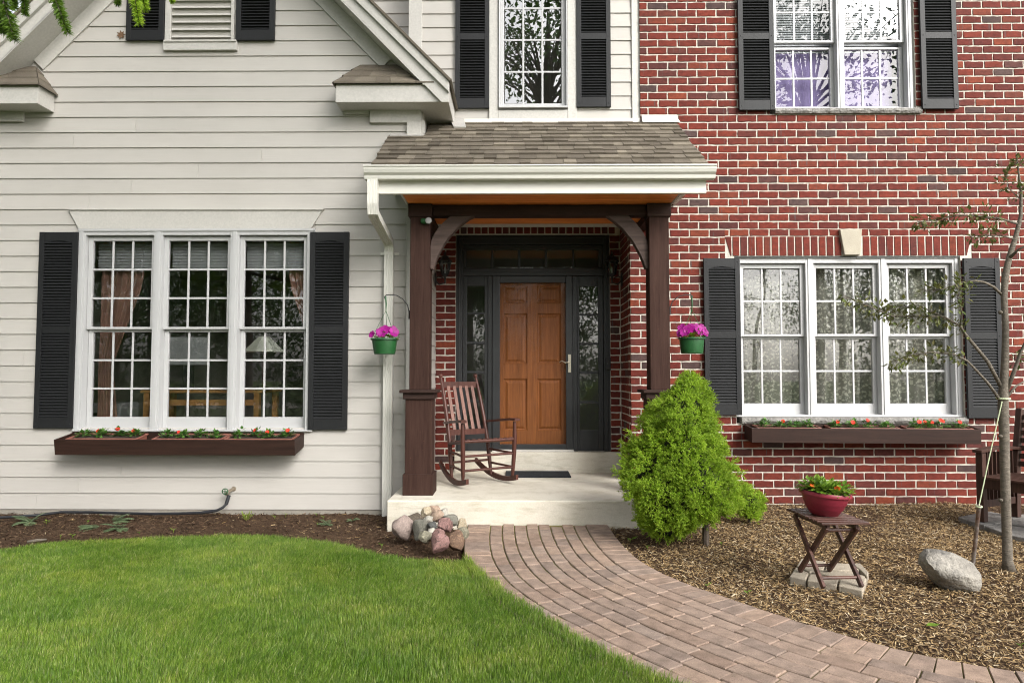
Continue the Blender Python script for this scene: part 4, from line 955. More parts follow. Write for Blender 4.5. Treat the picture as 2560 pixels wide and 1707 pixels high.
# regions in plan
walk_poly = np.array(RE + path_out[::-1])
def inside(poly, X, Y):
    c = np.zeros(X.shape, bool); n = len(poly); j = n - 1
    for i in range(n):
        xi, yi = poly[i]; xj, yj = poly[j]
        if yi != yj: c ^= ((yi > Y) != (yj > Y)) & (X < (xj - xi) * (Y - yi) / (yj - yi) + xi)
        j = i
    return c
LZ = -.02
edge_px = [(-260, 1400), (0, 1386), (96, 1367), (230, 1360), (383, 1354), (536, 1347), (650, 1347), (765, 1357), (850, 1370), (926, 1390), (1003, 1406), (1080, 1412), (1160, 1413)]
bed_edge = smooth([(G(x, y, LZ).x, G(x, y, LZ).y) for x, y in edge_px], 2)
gpx = [(1164, 1395), (1182, 1420), (1211, 1446), (1246, 1478), (1296, 1509), (1356, 1546), (1447, 1604), (1556, 1660), (1668, 1712), (1900, 1810)]
po = smooth([(G(x, y, -.01).x, G(x, y, -.01).y) for x, y in gpx], 2)
lawn_poly = np.array([(-9, 4.6)] + bed_edge + po + [(4.4, -.5), (-9, -.5)])
def noise2(X, Y, f, seed):
    r = np.random.default_rng(seed); o = np.zeros_like(X)
    for k in range(7): a = r.uniform(0, 6.28); ff = f * r.uniform(.6, 1.8); o += np.sin(X * math.cos(a) * ff + Y * math.sin(a) * ff + r.uniform(0, 6.28))
    return o / 7
def gz(X, Y):
    """bed height: a little lower by the siding, mounded in front of the brick"""
    return -.045 + .02 * noise2(X, Y, 3.0, 1) + .008 * noise2(X, Y, 14, 2) + np.where(X < 0, -.02, .012) * np.clip((Y - 4.6) / 1.5, 0, 1) + .085 * np.exp(-((X + .66) / .17) ** 2 - ((Y - 5.58) / .20) ** 2)
xs = np.arange(-7.6, 7.61, .03); ys = np.arange(2.3, 7.0, .03); XX, YY = np.meshgrid(xs, ys); ZZ = gz(XX, YY) + RNG.normal(0, .003, XX.shape)
low = inside(walk_poly, XX, YY) | inside(lawn_poly, XX, YY); ZZ = np.where(low, -.10, ZZ)
dpath = np.min((XX[..., None] - np.array(RE)[::8, 0]) ** 2 + (YY[..., None] - np.array(RE)[::8, 1]) ** 2, axis=-1); ZZ = np.where((dpath < .12 ** 2) & ~low, np.minimum(ZZ, -.02), ZZ)
V = np.stack([XX, YY, ZZ], -1).reshape(-1, 3); nx = len(xs); ny_ = len(ys)
ii = (np.arange(ny_ - 1)[:, None] * nx + np.arange(nx - 1)[None]).ravel(); Fq = np.stack([ii, ii + 1, ii + nx + 1, ii + nx], -1)
o = put(bigmesh('mulch_bed', V, Fq, M['mulch'], 4), 'mulch_bed', (0, 0, 0)); o.data.polygons.foreach_set('use_smooth', [True] * len(o.data.polygons)); tag(o, kind='structure')
# lawn soil
q = MB(); q.add([(x, y, -.011) for x, y in lawn_poly], [tuple(range(len(lawn_poly)))]); tag(q.build('lawn', M['lawn_soil']), kind='structure')

def frame_mask(X, Y, m=60):
    c, s_ = math.cos(YAW), math.sin(YAW); px = 1295 + X / np.maximum(Y, .1) * F_PX; return (px > -m) & (px < 2560 + m)
# wood chips and straw
def chips(n, cond, lmin, lmax, wmin, wmax, mat, name, label, zoff=0.004, aniso=0):
    X = RNG.uniform(-6, 6.2, n * 3); Y = RNG.uniform(2.5, 6.93, n * 3); k = frame_mask(X, Y, 420) & ~inside(lawn_poly, X, Y) & ~inside(walk_poly, X, Y) & cond(X, Y); X, Y = X[k][:n], Y[k][:n]; n = len(X)
    Z = gz(X, Y) + zoff + RNG.uniform(0, .012, n); a = RNG.uniform(0, 6.28, n); L = RNG.uniform(lmin, lmax, n) / 2; W = RNG.uniform(wmin, wmax, n) / 2; pi = RNG.normal(0, .28, n); ro = RNG.normal(0, .5, n)
    ux, uy, uz = np.cos(a) * np.cos(pi), np.sin(a) * np.cos(pi), np.sin(pi); vx, vy, vz = -np.sin(a) * np.cos(ro), np.cos(a) * np.cos(ro), np.sin(ro)
    C = np.stack([X, Y, Z], -1); U = np.stack([ux, uy, uz], -1) * L[:, None]; Vv = np.stack([vx, vy, vz], -1) * W[:, None]; T = np.array([0, 0, 1]) * .0
    p = np.stack([C - U - Vv * .7, C + U - Vv, C + U * .9 + Vv, C - U + Vv * .6], 1).reshape(-1, 3)
    me = bigmesh(name, p, np.arange(n * 4).reshape(-1, 4), M[mat], 4); o = put(me, name, (0, 0, 0)); tag(o, label, kind='stuff'); o['category'] = 'mulch'
isR = lambda X, Y: X > .2
chips(26000, lambda X, Y: X < 0, .010, .045, .003, .011, 'chip_dark', 'bark_mulch', 'dark shredded bark mulch under the siding wall')
chips(36000, lambda X, Y: isR(X, Y), .008, .036, .0025, .008, 'chip_dark', 'bark_mulch', 'dark wood chips in the bed in front of the brick wall')
nz = lambda X, Y: noise2(X, Y, 2.4, 5) + RNG.normal(0, .22, X.shape)
chips(120000, lambda X, Y: isR(X, Y) & (nz(X, Y) > -.40 + .16 * (Y - 5)), .008, .038, .0018, .0065, 'chip_tan', 'straw_mulch', 'pale tan straw and wood chips over the mulch by the walk', .010)
chips(3500, lambda X, Y: (X < 0) & (nz(X, Y) > .1), .01, .05, .003, .009, 'chip_tan', 'straw_mulch', 'scattered tan chips on the dark mulch under the siding', .008)
# grass blades
def grass(n):
    X = RNG.uniform(-5.6, 1.2, n * 2); Y = RNG.uniform(2.35, 5.75, n * 2); k = frame_mask(X, Y, 160); X, Y = X[k], Y[k]
    Xw = X + RNG.normal(0, .018, X.shape) + .02 * noise2(X, Y, 40, 31); k = inside(lawn_poly, Xw, Y + RNG.normal(0, .02, X.shape)); X, Y = X[k][:n], Y[k][:n]; n = len(X)
    c1 = noise2(X, Y, 5, 21); c2 = noise2(X, Y, 17, 22)
    H = (.017 + .008 * c1 + .008 * c2) * RNG.uniform(.5, 1.7, n); Wd = RNG.uniform(.0008, .0016, n); a = RNG.uniform(0, 6.28, n)
    lean = RNG.normal(.55, .45, n) * H; ld = RNG.uniform(0, 6.28, n) ; ld = np.where(RNG.random(n) < .5, ld, 2.6 * noise2(X, Y, 4, 23) + 1.2)
    dx, dy = np.cos(ld) * lean, np.sin(ld) * lean; wx, wy = np.cos(a) * Wd, np.sin(a) * Wd; z0 = np.where(inside(walk_poly, X, Y), .0, -.012)
    top = z0 + .014 + H
    p = np.stack([np.stack([X - wx, Y - wy, z0], -1), np.stack([X + wx, Y + wy, z0], -1), np.stack([X + wx * .8 + dx * .4, Y + wy * .8 + dy * .4, z0 + (top - z0) * .62], -1), np.stack([X - wx * .8 + dx * .4, Y - wy * .8 + dy * .4, z0 + (top - z0) * .62], -1), np.stack([X + dx, Y + dy, top], -1)], 1).reshape(-1, 3)
    b = np.arange(n)[:, None] * 5; T = np.concatenate([b + [0, 1, 2], b + [0, 2, 3], b + [3, 2, 4]], 1).reshape(-1, 3)
    o = put(bigmesh('grass', p, T, M['grass'], 3), 'grass', (0, 0, 0)); tag(o, 'short green mown grass of the front lawn', 'grass', kind='stuff')
grass(470000)
# ------------------------------------------------------------------ rocking chair
def gfrom(x, y): return float(gz(np.array([x]), np.array([y]))[0])
def smoothnorm(o):
    import bmesh; bm = bmesh.new(); bm.from_mesh(o.data); bmesh.ops.recalc_face_normals(bm, faces=bm.faces); bm.to_mesh(o.data); bm.free(); return o
th = R(32); cr = Vector((math.cos(th), math.sin(th), 0)); cf = Vector((math.sin(th), -math.cos(th), 0)); CO = Vector((-.285, 6.62, FLOOR))
def C(u, v, w): return CO + cr * u + cf * v + Vector((0, 0, w))
chair = empty('rocking_chair', CO, 'reddish brown slatted rocking chair on the porch beside the door', 'rocking chair')
def ch(name, f, mat='chair', auto=50):
    q = MB(); f(q); return smoothnorm(q.build(name, M[mat], chair, auto=auto))
PR = [(-.34, .055), (-.37, .22), (-.405, .40), (-.47, .62), (-.56, .86), (-.635, 1.035)]
for s in (-1, 1):
    def post(q, s=s):
        pts = [C(s * (.225 - .02 * w), v, w) for v, w in PR]; q.tube(pts, [.014, .022, .021, .020, .019, .014], 10)
        e = pts[-1]; dirn = (pts[-1] - pts[-2]).normalized(); q.lathe([(.006, -.004), (.011, .004), (.019, .012), (.023, .024), (.019, .037), (.008, .044), (.0, .045)], e, 12, Vector((0, 0, 1)).rotation_difference(dirn).to_matrix())
    ch('back_post', post)
    ch('front_leg', lambda q, s=s: q.tube([C(s * .272, -.005, .045), C(s * .275, 0, .12), C(s * .283, .012, .3), C(s * .288, .016, .46), C(s * .288, .012, .61)], [.012, .019, .023, .022, .017], 10))
    def rocker(q, s=s):
        n = 16; pts = []
        for i in range(n + 1):
            v = .085 - .72 * i / n; w = .012 + .62 * (v + .17) ** 2; pts.append((v, w))
        V = []
        for v, w in pts:
            for du, dw in ((-.014, 0), (.014, 0), (.014, .048), (-.014, .048)): V.append(C(s * (.272 if v > -.1 else .272 + (v + .1) * .12) + du, v, w + dw))
        F = [(i * 4 + j, i * 4 + (j + 1) % 4, i * 4 + 4 + (j + 1) % 4, i * 4 + 4 + j) for i in range(n) for j in range(4)] + [(0, 1, 2, 3), (4 * n + 3, 4 * n + 2, 4 * n + 1, 4 * n)]
        q.add(V, F)
    ch('rocker', rocker)
    def arm(q, s=s):
        n = 7; V = []
        for i in range(n + 1):
            t = i / n; v = -.475 + .53 * t; w = .585 + .055 * t; hw = .022 + .018 * t - (.010 if i == n else 0); u = s * (.235 + .06 * t)
            for du, dw in ((-hw, -.011), (hw, -.011), (hw, .011), (-hw, .011)): V.append(C(u + du, v, w + dw - (.012 if i == n else 0)))
        q.add(V, [(i * 4 + j, i * 4 + (j + 1) % 4, i * 4 + 4 + (j + 1) % 4, i * 4 + 4 + j) for i in range(n) for j in range(4)] + [(0, 1, 2, 3), (4 * n + 3, 4 * n + 2, 4 * n + 1, 4 * n)])
    ch('armrest', arm, auto=30)
    for w in (.165, .30): ch('side_stretcher', lambda q, s=s, w=w: q.tube([C(s * .279, .005, w), C(s * .222, -.37, w + .01)], .0115, 8))
    ch('seat_rail', lambda q, s=s: q.tube([C(s * .283, .012, .435), C(s * .220, -.40, .385)], .015, 8))
for w, v in ((.165, .006), (.30, .010)): ch('front_stretcher', lambda q, w=w, v=v: q.tube([C(-.28, v, w), C(.28, v, w)], .0125, 8))
ch('seat_rail', lambda q: q.tube([C(-.284, .014, .44), C(0, .018, .437), C(.284, .014, .44)], .016, 8)); ch('seat_rail', lambda q: q.tube([C(-.22, -.40, .39), C(.22, -.40, .39)], .015, 8)); ch('back_stretcher', lambda q: q.tube([C(-.222, -.37, .2), C(.222, -.37, .2)], .012, 8))
for i in range(9):
    u = -.235 + i * .0588
    def sslat(q, u=u):
        V = []; n = 6
        for k in range(n + 1):
            t = k / n; v = .03 - .44 * t; w = .455 - .05 * t - .022 * math.sin(math.pi * min(1, t * 1.05)); 
            for du, dw in ((-.019, -.006), (.019, -.006), (.019, .006), (-.019, .006)): V.append(C((u + du) * (1 - .18 * t), v, w + dw))
        q.add(V, [(i * 4 + j, i * 4 + (j + 1) % 4, i * 4 + 4 + (j + 1) % 4, i * 4 + 4 + j) for i in range(n) for j in range(4)] + [(0, 1, 2, 3), (4 * n + 3, 4 * n + 2, 4 * n + 1, 4 * n)])
    ch('seat_slat', sslat, auto=30)
def bv(w): return np.interp(w, [p[1] for p in PR], [p[0] for p in PR])
ch('crest_rail', lambda q: q.bar(C(-.20, bv(.98), .965), C(.20, bv(.98), .965), .022, .062), auto=30)
ch('lower_rail', lambda q: q.bar(C(-.215, bv(.49), .49), C(.215, bv(.49), .49), .022, .055), auto=30)
for i in range(5):
    u = -.142 + i * .071
    ch('back_slat', lambda q, u=u: q.bar(C(u, bv(.5) - .004, .50), C(u * .97, bv(.95) - .004, .95), .034, .011, up=cf), 'chairslat', 30)

# ------------------------------------------------------------------ door mat
a, b = G(1263, 1194, FLOOR), G(1425, 1174, FLOOR)
q = MB(); q.box(a.x, G(1428, 1194, FLOOR).x, a.y, b.y, FLOOR + .002, FLOOR + .016); tag(q.build('doormat', M['mat'], bevel=.004), 'dark grey rubber doormat on the concrete porch', 'doormat')
# ------------------------------------------------------------------ wall lanterns
def lantern(wallx, out, Y, zg, label):
    """wallx: plate on a side wall, out: +1/-1 direction it reaches"""
    cx = wallx + out * .115; z0 = zg
    e = empty('wall_lantern', (wallx + out * .02, Y, z0 - .1), label, 'lantern', 'lanterns at the front door')
    q = MB(); q.lathe([(.0, .0), (.05, .004), (.05, .012), (.035, .02), (.0, .022)], (wallx, Y, z0 - .12), 16, Matrix.Rotation(out * math.pi / 2, 3, 'Y') @ Matrix.Diagonal((1.6, .75, 1)).to_3x3()); smoothnorm(q.build('back_plate', M['iron'], e, auto=40))
    q = MB(); q.tube([(wallx + out * .01, Y, z0 - .13), (wallx + out * .05, Y, z0 - .17), (cx, Y, z0 - .155), (cx, Y, z0 - .075)], .009, 8); q.tube([(wallx + out * .01, Y, z0 - .10), (wallx + out * .045, Y, z0 - .085), (cx - out * .02, Y, z0 - .1)], .006, 8); q.build('arm', M['iron'], e, auto=50)
    n = 6; q = MB(); q.lathe([(.0, -.125), (.008, -.12), (.014, -.105), (.008, -.095), (.03, -.075), (.042, -.062), (.042, -.055)], (cx, Y, z0), n); q.build('base', M['iron'], e)
    g = MB(); g.lathe([(.040, -.055), (.066, .075)], (cx, Y, z0), n); g.f = g.f[:n]; g.m = g.m[:n]; g.build('lantern_glass', M['glass'], e)
    q = MB()
    for j in range(n): t = 2 * math.pi * j / n; q.tube([(cx + .040 * math.cos(t), Y + .040 * math.sin(t), z0 - .056), (cx + .066 * math.cos(t), Y + .066 * math.sin(t), z0 + .076)], .0045, 6)
    q.build('cage', M['iron'], e)
    q = MB(); q.lathe([(.078, .072), (.082, .082), (.052, .112), (.040, .122), (.040, .132), (.018, .150), (.010, .165), (.016, .176), (.006, .190), (.0, .2)], (cx, Y, z0), n); q.build('roof', M['iron'], e)
    q = MB(); q.lathe([(.012, -.05), (.012, .0), (.0, .03)], (cx, Y, z0), 8); q.build('candle', M['blind'], e)
Ya = 7.43; lantern(XWING + .018, 1, Ya, px2z(672, Ya), 'black iron wall lantern on the white side wall left of the door')
lantern(XA1 - .008, -1, Ya, px2z(672, Ya), 'black iron wall lantern on the shaded brick right of the door')
# flood sensor on the porch post
e = empty('motion_sensor', (XPL + .07, PYC - .1, px2z(553, PYC - .1)), 'small dark green sensor light high on the porch post', 'sensor'); c_ = WL[e]
q = MB(); q.lathe([(.0, 0), (.024, .003), (.027, .03), (.020, .055), (.0, .058)], c_ + Vector((-.004, -.005, 0)), 14, Matrix.Rotation(-math.pi / 2, 3, 'Y')); smoothnorm(q.build('housing', M['pot_green'], e, auto=40))
q = MB(); q.lathe([(.0, 0), (.026, .004), (.030, .03), (.026, .045), (.0, .05)], c_ + Vector((.012, -.002, .004)), 14, Matrix.Rotation(R(100), 3, 'X')); smoothnorm(q.build('lens', M['plastic'], e, auto=40))

# ------------------------------------------------------------------ leaves and flowers
def leaf(q, c, d, size, w=.55, fold=.25, up=None):
    d = Vector(d).normalized(); u = Vector(up) if up else Vector((0, 0, 1)); x = d.cross(u)
    if x.length < .05: x = d.orthogonal()
    x.normalize(); n = x.cross(d).normalized(); c = Vector(c); a = c; t = c + d * size; m = c + d * size * .45 - n * fold * size * .3
    q.add([a, m + x * size * w * .5 + n * fold * size * .35, t, m - x * size * w * .5 + n * fold * size * .35, m], [(0, 4, 1), (1, 4, 2), (2, 4, 3), (3, 4, 0)])
def rdir(zmin=-.2):
    while True:
        v = Vector((random.gauss(0, 1), random.gauss(0, 1), random.gauss(0, 1)))
        if v.length > .1:
            v.normalize()
            if v.z > zmin: return v
def clump(q, c, rx, rz, n, size, w=.6, zmin=.05):
    for _ in range(n):
        d = rdir(zmin); r = random.uniform(.35, 1); p = Vector(c) + Vector((d.x * rx * r, d.y * rx * r, d.z * rz * r)); dd = (Vector((d.x, d.y, d.z * .35)) + rdir(-1) * .5); leaf(q, p, dd, size * random.uniform(.7, 1.25), w)
def flower(q, c, d, r, n=5):
    d = Vector(d).normalized(); x = d.orthogonal().normalized(); y = d.cross(x); c = Vector(c)
    for i in range(n):
        t0 = 2 * math.pi * i / n; V = [c - d * r * .15]
        for k, rr in ((-.62, .8), (-.3, 1.02), (0, .95), (.3, 1.02), (.62, .8)):
            t = t0 + k * 2 * math.pi / n * .85; V.append(c + (x * math.cos(t) + y * math.sin(t)) * r * rr + d * r * (.12 + random.uniform(-.06, .06)))
        q.add(V, [(0, 1, 2), (0, 2, 3), (0, 3, 4), (0, 4, 5)])

# ------------------------------------------------------------------ window boxes
def window_box(fl, fr, bl, br, Yf, Yb_, trays, label, lab2, petals):
    """corner pixels (top, bottom) of front left, front right, back left, back right"""
    c = {k: (P(*v[0], Y), P(*v[1], Y)) for k, v, Y in (('fl', fl, Yf), ('fr', fr, Yf), ('bl', bl, Yb_), ('br', br, Yb_))}
    mid = (c['fl'][1] + c['br'][1]) / 2; e = empty('window_box', (mid.x, Yb_, mid.z), label, 'window box', 'window boxes')
    t = .018
    def pt(u, v, w):   # u across, v front->back, w bottom->top
        lo = c['fl'][1].lerp(c['fr'][1], u).lerp(c['bl'][1].lerp(c['br'][1], u), v); hi = c['fl'][0].lerp(c['fr'][0], u).lerp(c['bl'][0].lerp(c['br'][0], u), v); return lo.lerp(hi, w)
    Wd = (c['fr'][0] - c['fl'][0]).length; Dp = (c['bl'][0] - c['fl'][0]).length; tu, tv = t / Wd, t / Dp
    def pan(name, u0, u1, v0, v1, w0, w1): q = MB(); q.hexa([pt(u0, v0, w0), pt(u1, v0, w0), pt(u1, v1, w0), pt(u0, v1, w0), pt(u0, v0, w1), pt(u1, v0, w1), pt(u1, v1, w1), pt(u0, v1, w1)]); return q.build(name, M['box'], e, bevel=.002)
    pan('front_board', 0, 1, 0, tv, 0, 1); pan('back_board', .002, .998, 1 - tv, 1, .001, 1.06); pan('end_board', 0.0005, tu, tv, 1 - tv, .002, .999); pan('end_board', 1 - tu, .9995, tv, 1 - tv, .002, .999); pan('bottom_board', tu, 1 - tu, tv, 1 - tv, .0, .1)
    for k, (u0, u1, nfl) in enumerate(trays):
        g = empty('planter_tray', pt((u0 + u1) / 2, .5, .12), lab2[k], 'planter', 'terracotta trays in the window boxes')
        v0, v1, wt = .10, .90, 1.02; i_ = .006 / Wd * 2; j_ = .010 / Dp * 2
        def hx(q, a0, a1, b0, b1, w0, w1, s=0): q.hexa([pt(a0 + s, b0 + s, w0), pt(a1 - s, b0 + s, w0), pt(a1 - s, b1 - s, w0), pt(a0 + s, b1 - s, w0), pt(a0, b0, w1), pt(a1, b0, w1), pt(a1, b1, w1), pt(a0, b1, w1)])
        q = MB(); hx(q, u0, u1, v0, v0 + j_, .92, wt); hx(q, u0, u1, v1 - j_, v1, .92, wt); hx(q, u0, u0 + i_, v0 + j_, v1 - j_, .92, wt); hx(q, u1 - i_, u1, v0 + j_, v1 - j_, .92, wt); q.build('rim', M['terracotta'], g, bevel=.002)
        q = MB(); hx(q, u0 + i_ * .5, u1 - i_ * .5, v0 + j_ * .6, v1 - j_ * .6, .11, .915, .01); q.build('tray', M['terracotta'], g)
        q = MB(); hx(q, u0 + i_ * 1.2, u1 - i_ * 1.2, v0 + j_ * 1.1, v1 - j_ * 1.1, .6, .955); q.build('soil', M['soil'], g)
        for s in range(4):
            u = u0 + (u1 - u0) * (.14 + .24 * s + random.uniform(-.03, .03)); v = random.uniform(.4, .66); b0 = pt(u, v, .96); rr = random.uniform(.050, .070)
            q = MB(); clump(q, b0, rr, rr * 1.15, 60, .040, .8); q.tube([b0 - Vector((0, 0, .01)), b0 + Vector((0, 0, rr * .6))], .004, 5); pl = q.build('impatiens_plant', M['leaf_imp'], g)
            for _ in range(nfl[s]):
                q = MB(); flower(q, b0 + Vector((random.uniform(-.035, .035), -.02 + random.uniform(-.03, .02), rr * random.uniform(.85, 1.25))), (random.uniform(-.4, .4), -1, .6), random.uniform(.016, .024)); q.build('flower', M['petal_red'], pl)
window_box(((134, 1098.8), (137, 1137)), ((736.5, 1100), (737.5, 1138)), ((182, 1081), (183, 1115)), ((761.7, 1083), (761, 1116.7)), 6.30, 6.558, [(.04, .335, [0, 1, 1, 1]), (.40, .69, [0, 1, 0, 0]), (.70, .985, [0, 1, 1, 1])],
    'long dark brown window box under the siding wall window', ['terracotta planter tray at the shutter end of the siding window box', 'terracotta planter tray in the middle of the siding window box', 'terracotta planter tray nearest the porch in the siding window box'], 'petal_red')
window_box(((1879.8, 1069.8), (1879.8, 1106.2)), ((2453, 1073.5), (2453.7, 1110)), ((1860, 1061), (1860, 1095)), ((2426, 1064), (2427, 1098)), 6.68, 6.925, [(.03, .31, [0, 1, 0, 0]), (.35, .655, [2, 1, 1, 0]), (.685, .975, [1, 2, 2, 1])],
    'long dark brown window box under the brick wall window', ['terracotta planter tray nearest the conifer in the brick window box', 'terracotta planter tray in the middle of the brick window box', 'terracotta planter tray nearest the young tree in the brick window box'], 'petal_red')

# ------------------------------------------------------------------ hanging baskets on curved hooks
def basket(hook, rim, bot, stem, sx, label, hlabel, fl, nfl):
    Y = PYC - .02; q = MB(); pts = [P(*p, Y) for p in hook]; q.tube(pts, .0045, 8); q.tube([pts[0] + Vector((0, 0, -.06)), pts[0] + Vector((0, 0, .02))], .006, 8); tag(smoothnorm(q.build('plant_hook', M['iron'], auto=60)), hlabel, 'hook', 'plant hooks on the porch posts')
    (x0, y0), (x1, _), = rim; c = P((x0 + x1) / 2, y0, Y); r = (P(x1, y0, Y) - P(x0, y0, Y)).x / 2; zb_ = P(bot[0], bot[2], Y).z; rb = (P(bot[1], bot[2], Y) - P(bot[0], bot[2], Y)).x / 2
    e = empty('hanging_basket', (c.x, Y, zb_), label, 'hanging basket', 'hanging baskets of magenta petunias')
    h = c.z - zb_; q = MB(); q.lathe([(rb * .9, 0), (rb, .004), (rb * 1.02, .012), (r * .9, h * .86), (r * .9, h * .88), (r, h * .9), (r, h), (r * .93, h), (r * .9, h * .9), (r * .85, h * .85), (.0, h * .84)], (c.x, Y, zb_), 36); q.build('pot', M['pot_green'], e, auto=35)
    q = MB(); q.lathe([(r * .87, 0), (.0, .012)], (c.x, Y, zb_ + h * .86), 20); q.build('soil', M['soil'], e)
    top = P(sx, stem[0], Y); j = P(sx + 1, stem[1], Y); q = MB(); q.tube([top, top.lerp(j, .5) + Vector((.004, 0, 0)), j], [.007, .007, .004], 8)
    for t in (205, 335, 90): q.tube([j, (c.x + r * .93 * math.cos(R(t)), Y + r * .93 * math.sin(R(t)), zb_ + h)], .0024, 5)
    q.build('hanger', M['pot_green'], e)
    q = MB(); clump(q, (c.x, Y, zb_ + h * .95), r * .95, .07, 90, .045, .65, 0.0); q.build('foliage', M['leaf_lime'], e)
    for (dx, dy, dz, rr) in fl: q = MB(); flower(q, (c.x + dx * r, Y + dy * r, zb_ + h + dz), (dx * .8, -1, .45), rr); q.build('petunia_flower', M['petal_pink'], e, smooth=True)
f1 = [(-.08, -.7, .045, .05), (-.28, -.35, .06, .042), (.05, -.3, .075, .05), (.72, -.35, .055, .048), (.62, -.1, .078, .042), (-.85, -.3, .035, .036), (.30, -.1, .075, .036)]
basket([(1022.7, 781), (1019, 762.7), (1006.6, 747), (991, 738.4), (976, 736.7), (966, 737.5), (961, 742), (963, 748)], ((927, 846), (996.7, 846)), (937, 989, 886), (741, 776.5), 963.8, 'green pot of magenta petunias hanging in front of the downspout', 'thin black hook curving off the porch post towards the siding', f1, 5)
f2 = [(-.85, -.3, .04, .045), (-.62, -.55, .05, .05), (-.35, -.5, .07, .05), (-.15, -.3, .085, .045), (-.7, 0, .085, .045), (.15, -.2, .08, .045), (.45, -.55, .06, .05), (.7, -.3, .075, .052), (.88, -.4, .045, .042), (.4, .1, .09, .045), (.95, 0, .06, .04), (-.05, .1, .09, .04)]
basket([(1675, 771), (1681.5, 752.5), (1697, 741), (1714.7, 736.7), (1727, 737), (1732, 741), (1729, 746)], ((1695.6, 844), (1763, 844)), (1703, 1757, 884), (740, 774), 1728.7, 'green pot of magenta petunias hanging in front of the brick wall', 'thin black hook curving off the porch post towards the brick', f2, 10)

# ------------------------------------------------------------------ stones: rock pile, boulder, paving pad
def rock(name, c, rx, ry, rz, mat, seed, label, cat, group=None, sub=3, rough=.16, rot=0, tilt=0, facet=0):
    import bmesh; r = np.random.default_rng(seed); bm = bmesh.new(); bmesh.ops.create_icosphere(bm, subdivisions=sub, radius=1)
    dirs = r.normal(size=(9, 3)); ph = r.uniform(0, 6.28, 9); fr = r.uniform(1.2, 3.6, 9); cuts = [(lambda n: n / np.linalg.norm(n))(r.normal(size=3)) for _ in range(12)]; lim = r.uniform(.60, .86, 12); d2 = r.normal(size=(14, 3)); p2 = r.uniform(0, 6.28, 14); f2_ = r.uniform(5, 13, 14)
    rm = Matrix.Rotation(rot, 3, 'Z') @ Matrix.Rotation(tilt, 3, 'Y')
    for v in bm.verts:
        p = np.array(v.co); k = 1 + rough * sum(math.sin(float(p @ d) * f + h) for d, f, h in zip(dirs, fr, ph)) / 3.0; p = p * k
        if facet:
            for n_, l in zip(cuts, lim):
                s = float(p @ n_)
                if s > l: p = p - n_ * (s - l) * facet
        p = p * (1 + .022 * sum(math.sin(float(p @ d) * f + h) for d, f, h in zip(d2, f2_, p2)) / 3)
        v.co = rm @ Vector((p[0] * rx, p[1] * ry, p[2] * rz))
    me = bpy.data.meshes.new(name); bm.to_mesh(me); bm.free(); me.materials.append(mat); me.polygons.foreach_set('use_smooth', [True] * len(me.polygons)); me.set_sharp_from_angle(angle=R(38))
    return tag(put(me, name, c), label, cat, group)
def rockmat(name, c, speck=None, var=.2):
    t = NT(name); n = t.noise(t.pos(), 16, 7, .65); f = t.noise(t.pos(), 110, 4, .7); col = t.ramp(n, [(.3, sc(c, 1 - var)), (.7, sc(c, 1 + var))])
    col = t.mul(col, t.ramp(f, [(.3, (.7,) * 3), (.7, (1.2,) * 3)]))
    if speck: col = t.mul(col, speck, 'MIX', t.ramp(t.noise(t.pos(), 75, 3, .6), [(.56, (0, 0, 0)), (.62, (.8,) * 3)]))
    t.bump(t.noise(t.pos(), 45, 6, .7), .6, .012); return t.done(col, .82, .25)
RKM = dict(pink=rockmat('pink_granite', (.25, .145, .13), (.07, .05, .048)), rose=rockmat('rose_stone', (.255, .20, .175)), grey=rockmat('grey_green_stone', (.165, .158, .13)), dark=rockmat('dark_grey_stone', (.085, .085, .08)),
    white=rockmat('white_quartz', (.36, .34, .29), None, .1), yellow=rockmat('yellow_stone', (.33, .275, .19), (.42, .38, .30)), tan=rockmat('tan_stone', (.32, .235, .175)), brown=rockmat('brown_stone', (.15, .095, .065), (.25, .16, .10)), umber=rockmat('umber_stone', (.125, .10, .075), (.2, .165, .12)), olive=rockmat('speckled_olive_stone', (.20, .185, .135), (.32, .30, .22)))
rocks = [  # px centre, px w, px h, Y, material, label
    (1009, 1318, 50, 56, 5.38, 'rose', 'largest rounded pinkish grey stone at the left end of the pile'), (1041, 1296, 40, 30, 5.62, 'umber', 'brown streaked stone behind the big pinkish stone in the pile'),
    (1054, 1322, 40, 52, 5.28, 'grey', 'smooth grey green egg shaped stone in the rock pile'), (1071, 1300, 28, 24, 5.50, 'white', 'small white stone peeking out above the grey green stone'),
    (1081.5, 1313.5, 23, 25, 5.22, 'dark', 'small round dark grey stone in the middle of the pile'), (1067, 1281, 25, 34, 5.68, 'yellow', 'yellowish crystalline stone at the top of the pile'),
    (1086, 1274, 26, 26, 5.74, 'tan', 'pale tan stone topmost in the rock pile'), (1092, 1290, 35, 28, 5.56, 'tan', 'smooth peach coloured stone below the top of the pile'),
    (1110, 1283, 23, 28, 5.66, 'white', 'round bright white stone near the top of the pile'), (1131, 1301, 33, 34, 5.56, 'grey', 'rounded olive grey stone at the back of the pile'),
    (1114, 1310, 46, 36, 5.34, 'pink', 'speckled pink granite block lying across the pile'), (1152.5, 1311, 22, 32, 5.58, 'yellow', 'yellow stone leaning where the pile meets the walk'),
    (1062, 1342, 34, 36, 5.10, 'olive', 'speckled olive stone in the front row of the pile'), (1078, 1330, 26, 22, 5.18, 'white', 'flat white stone wedged behind the pink front stone'),
    (1096, 1352, 47, 62, 4.98, 'pink', 'tall angular pink granite stone at the front of the pile'), (1137.5, 1350, 44, 54, 5.06, 'brown', 'shiny rust brown stone at the front of the pile'), (1154, 1337, 33, 42, 5.24, 'olive', 'pale grey stone beside the rust brown stone and the walk')]
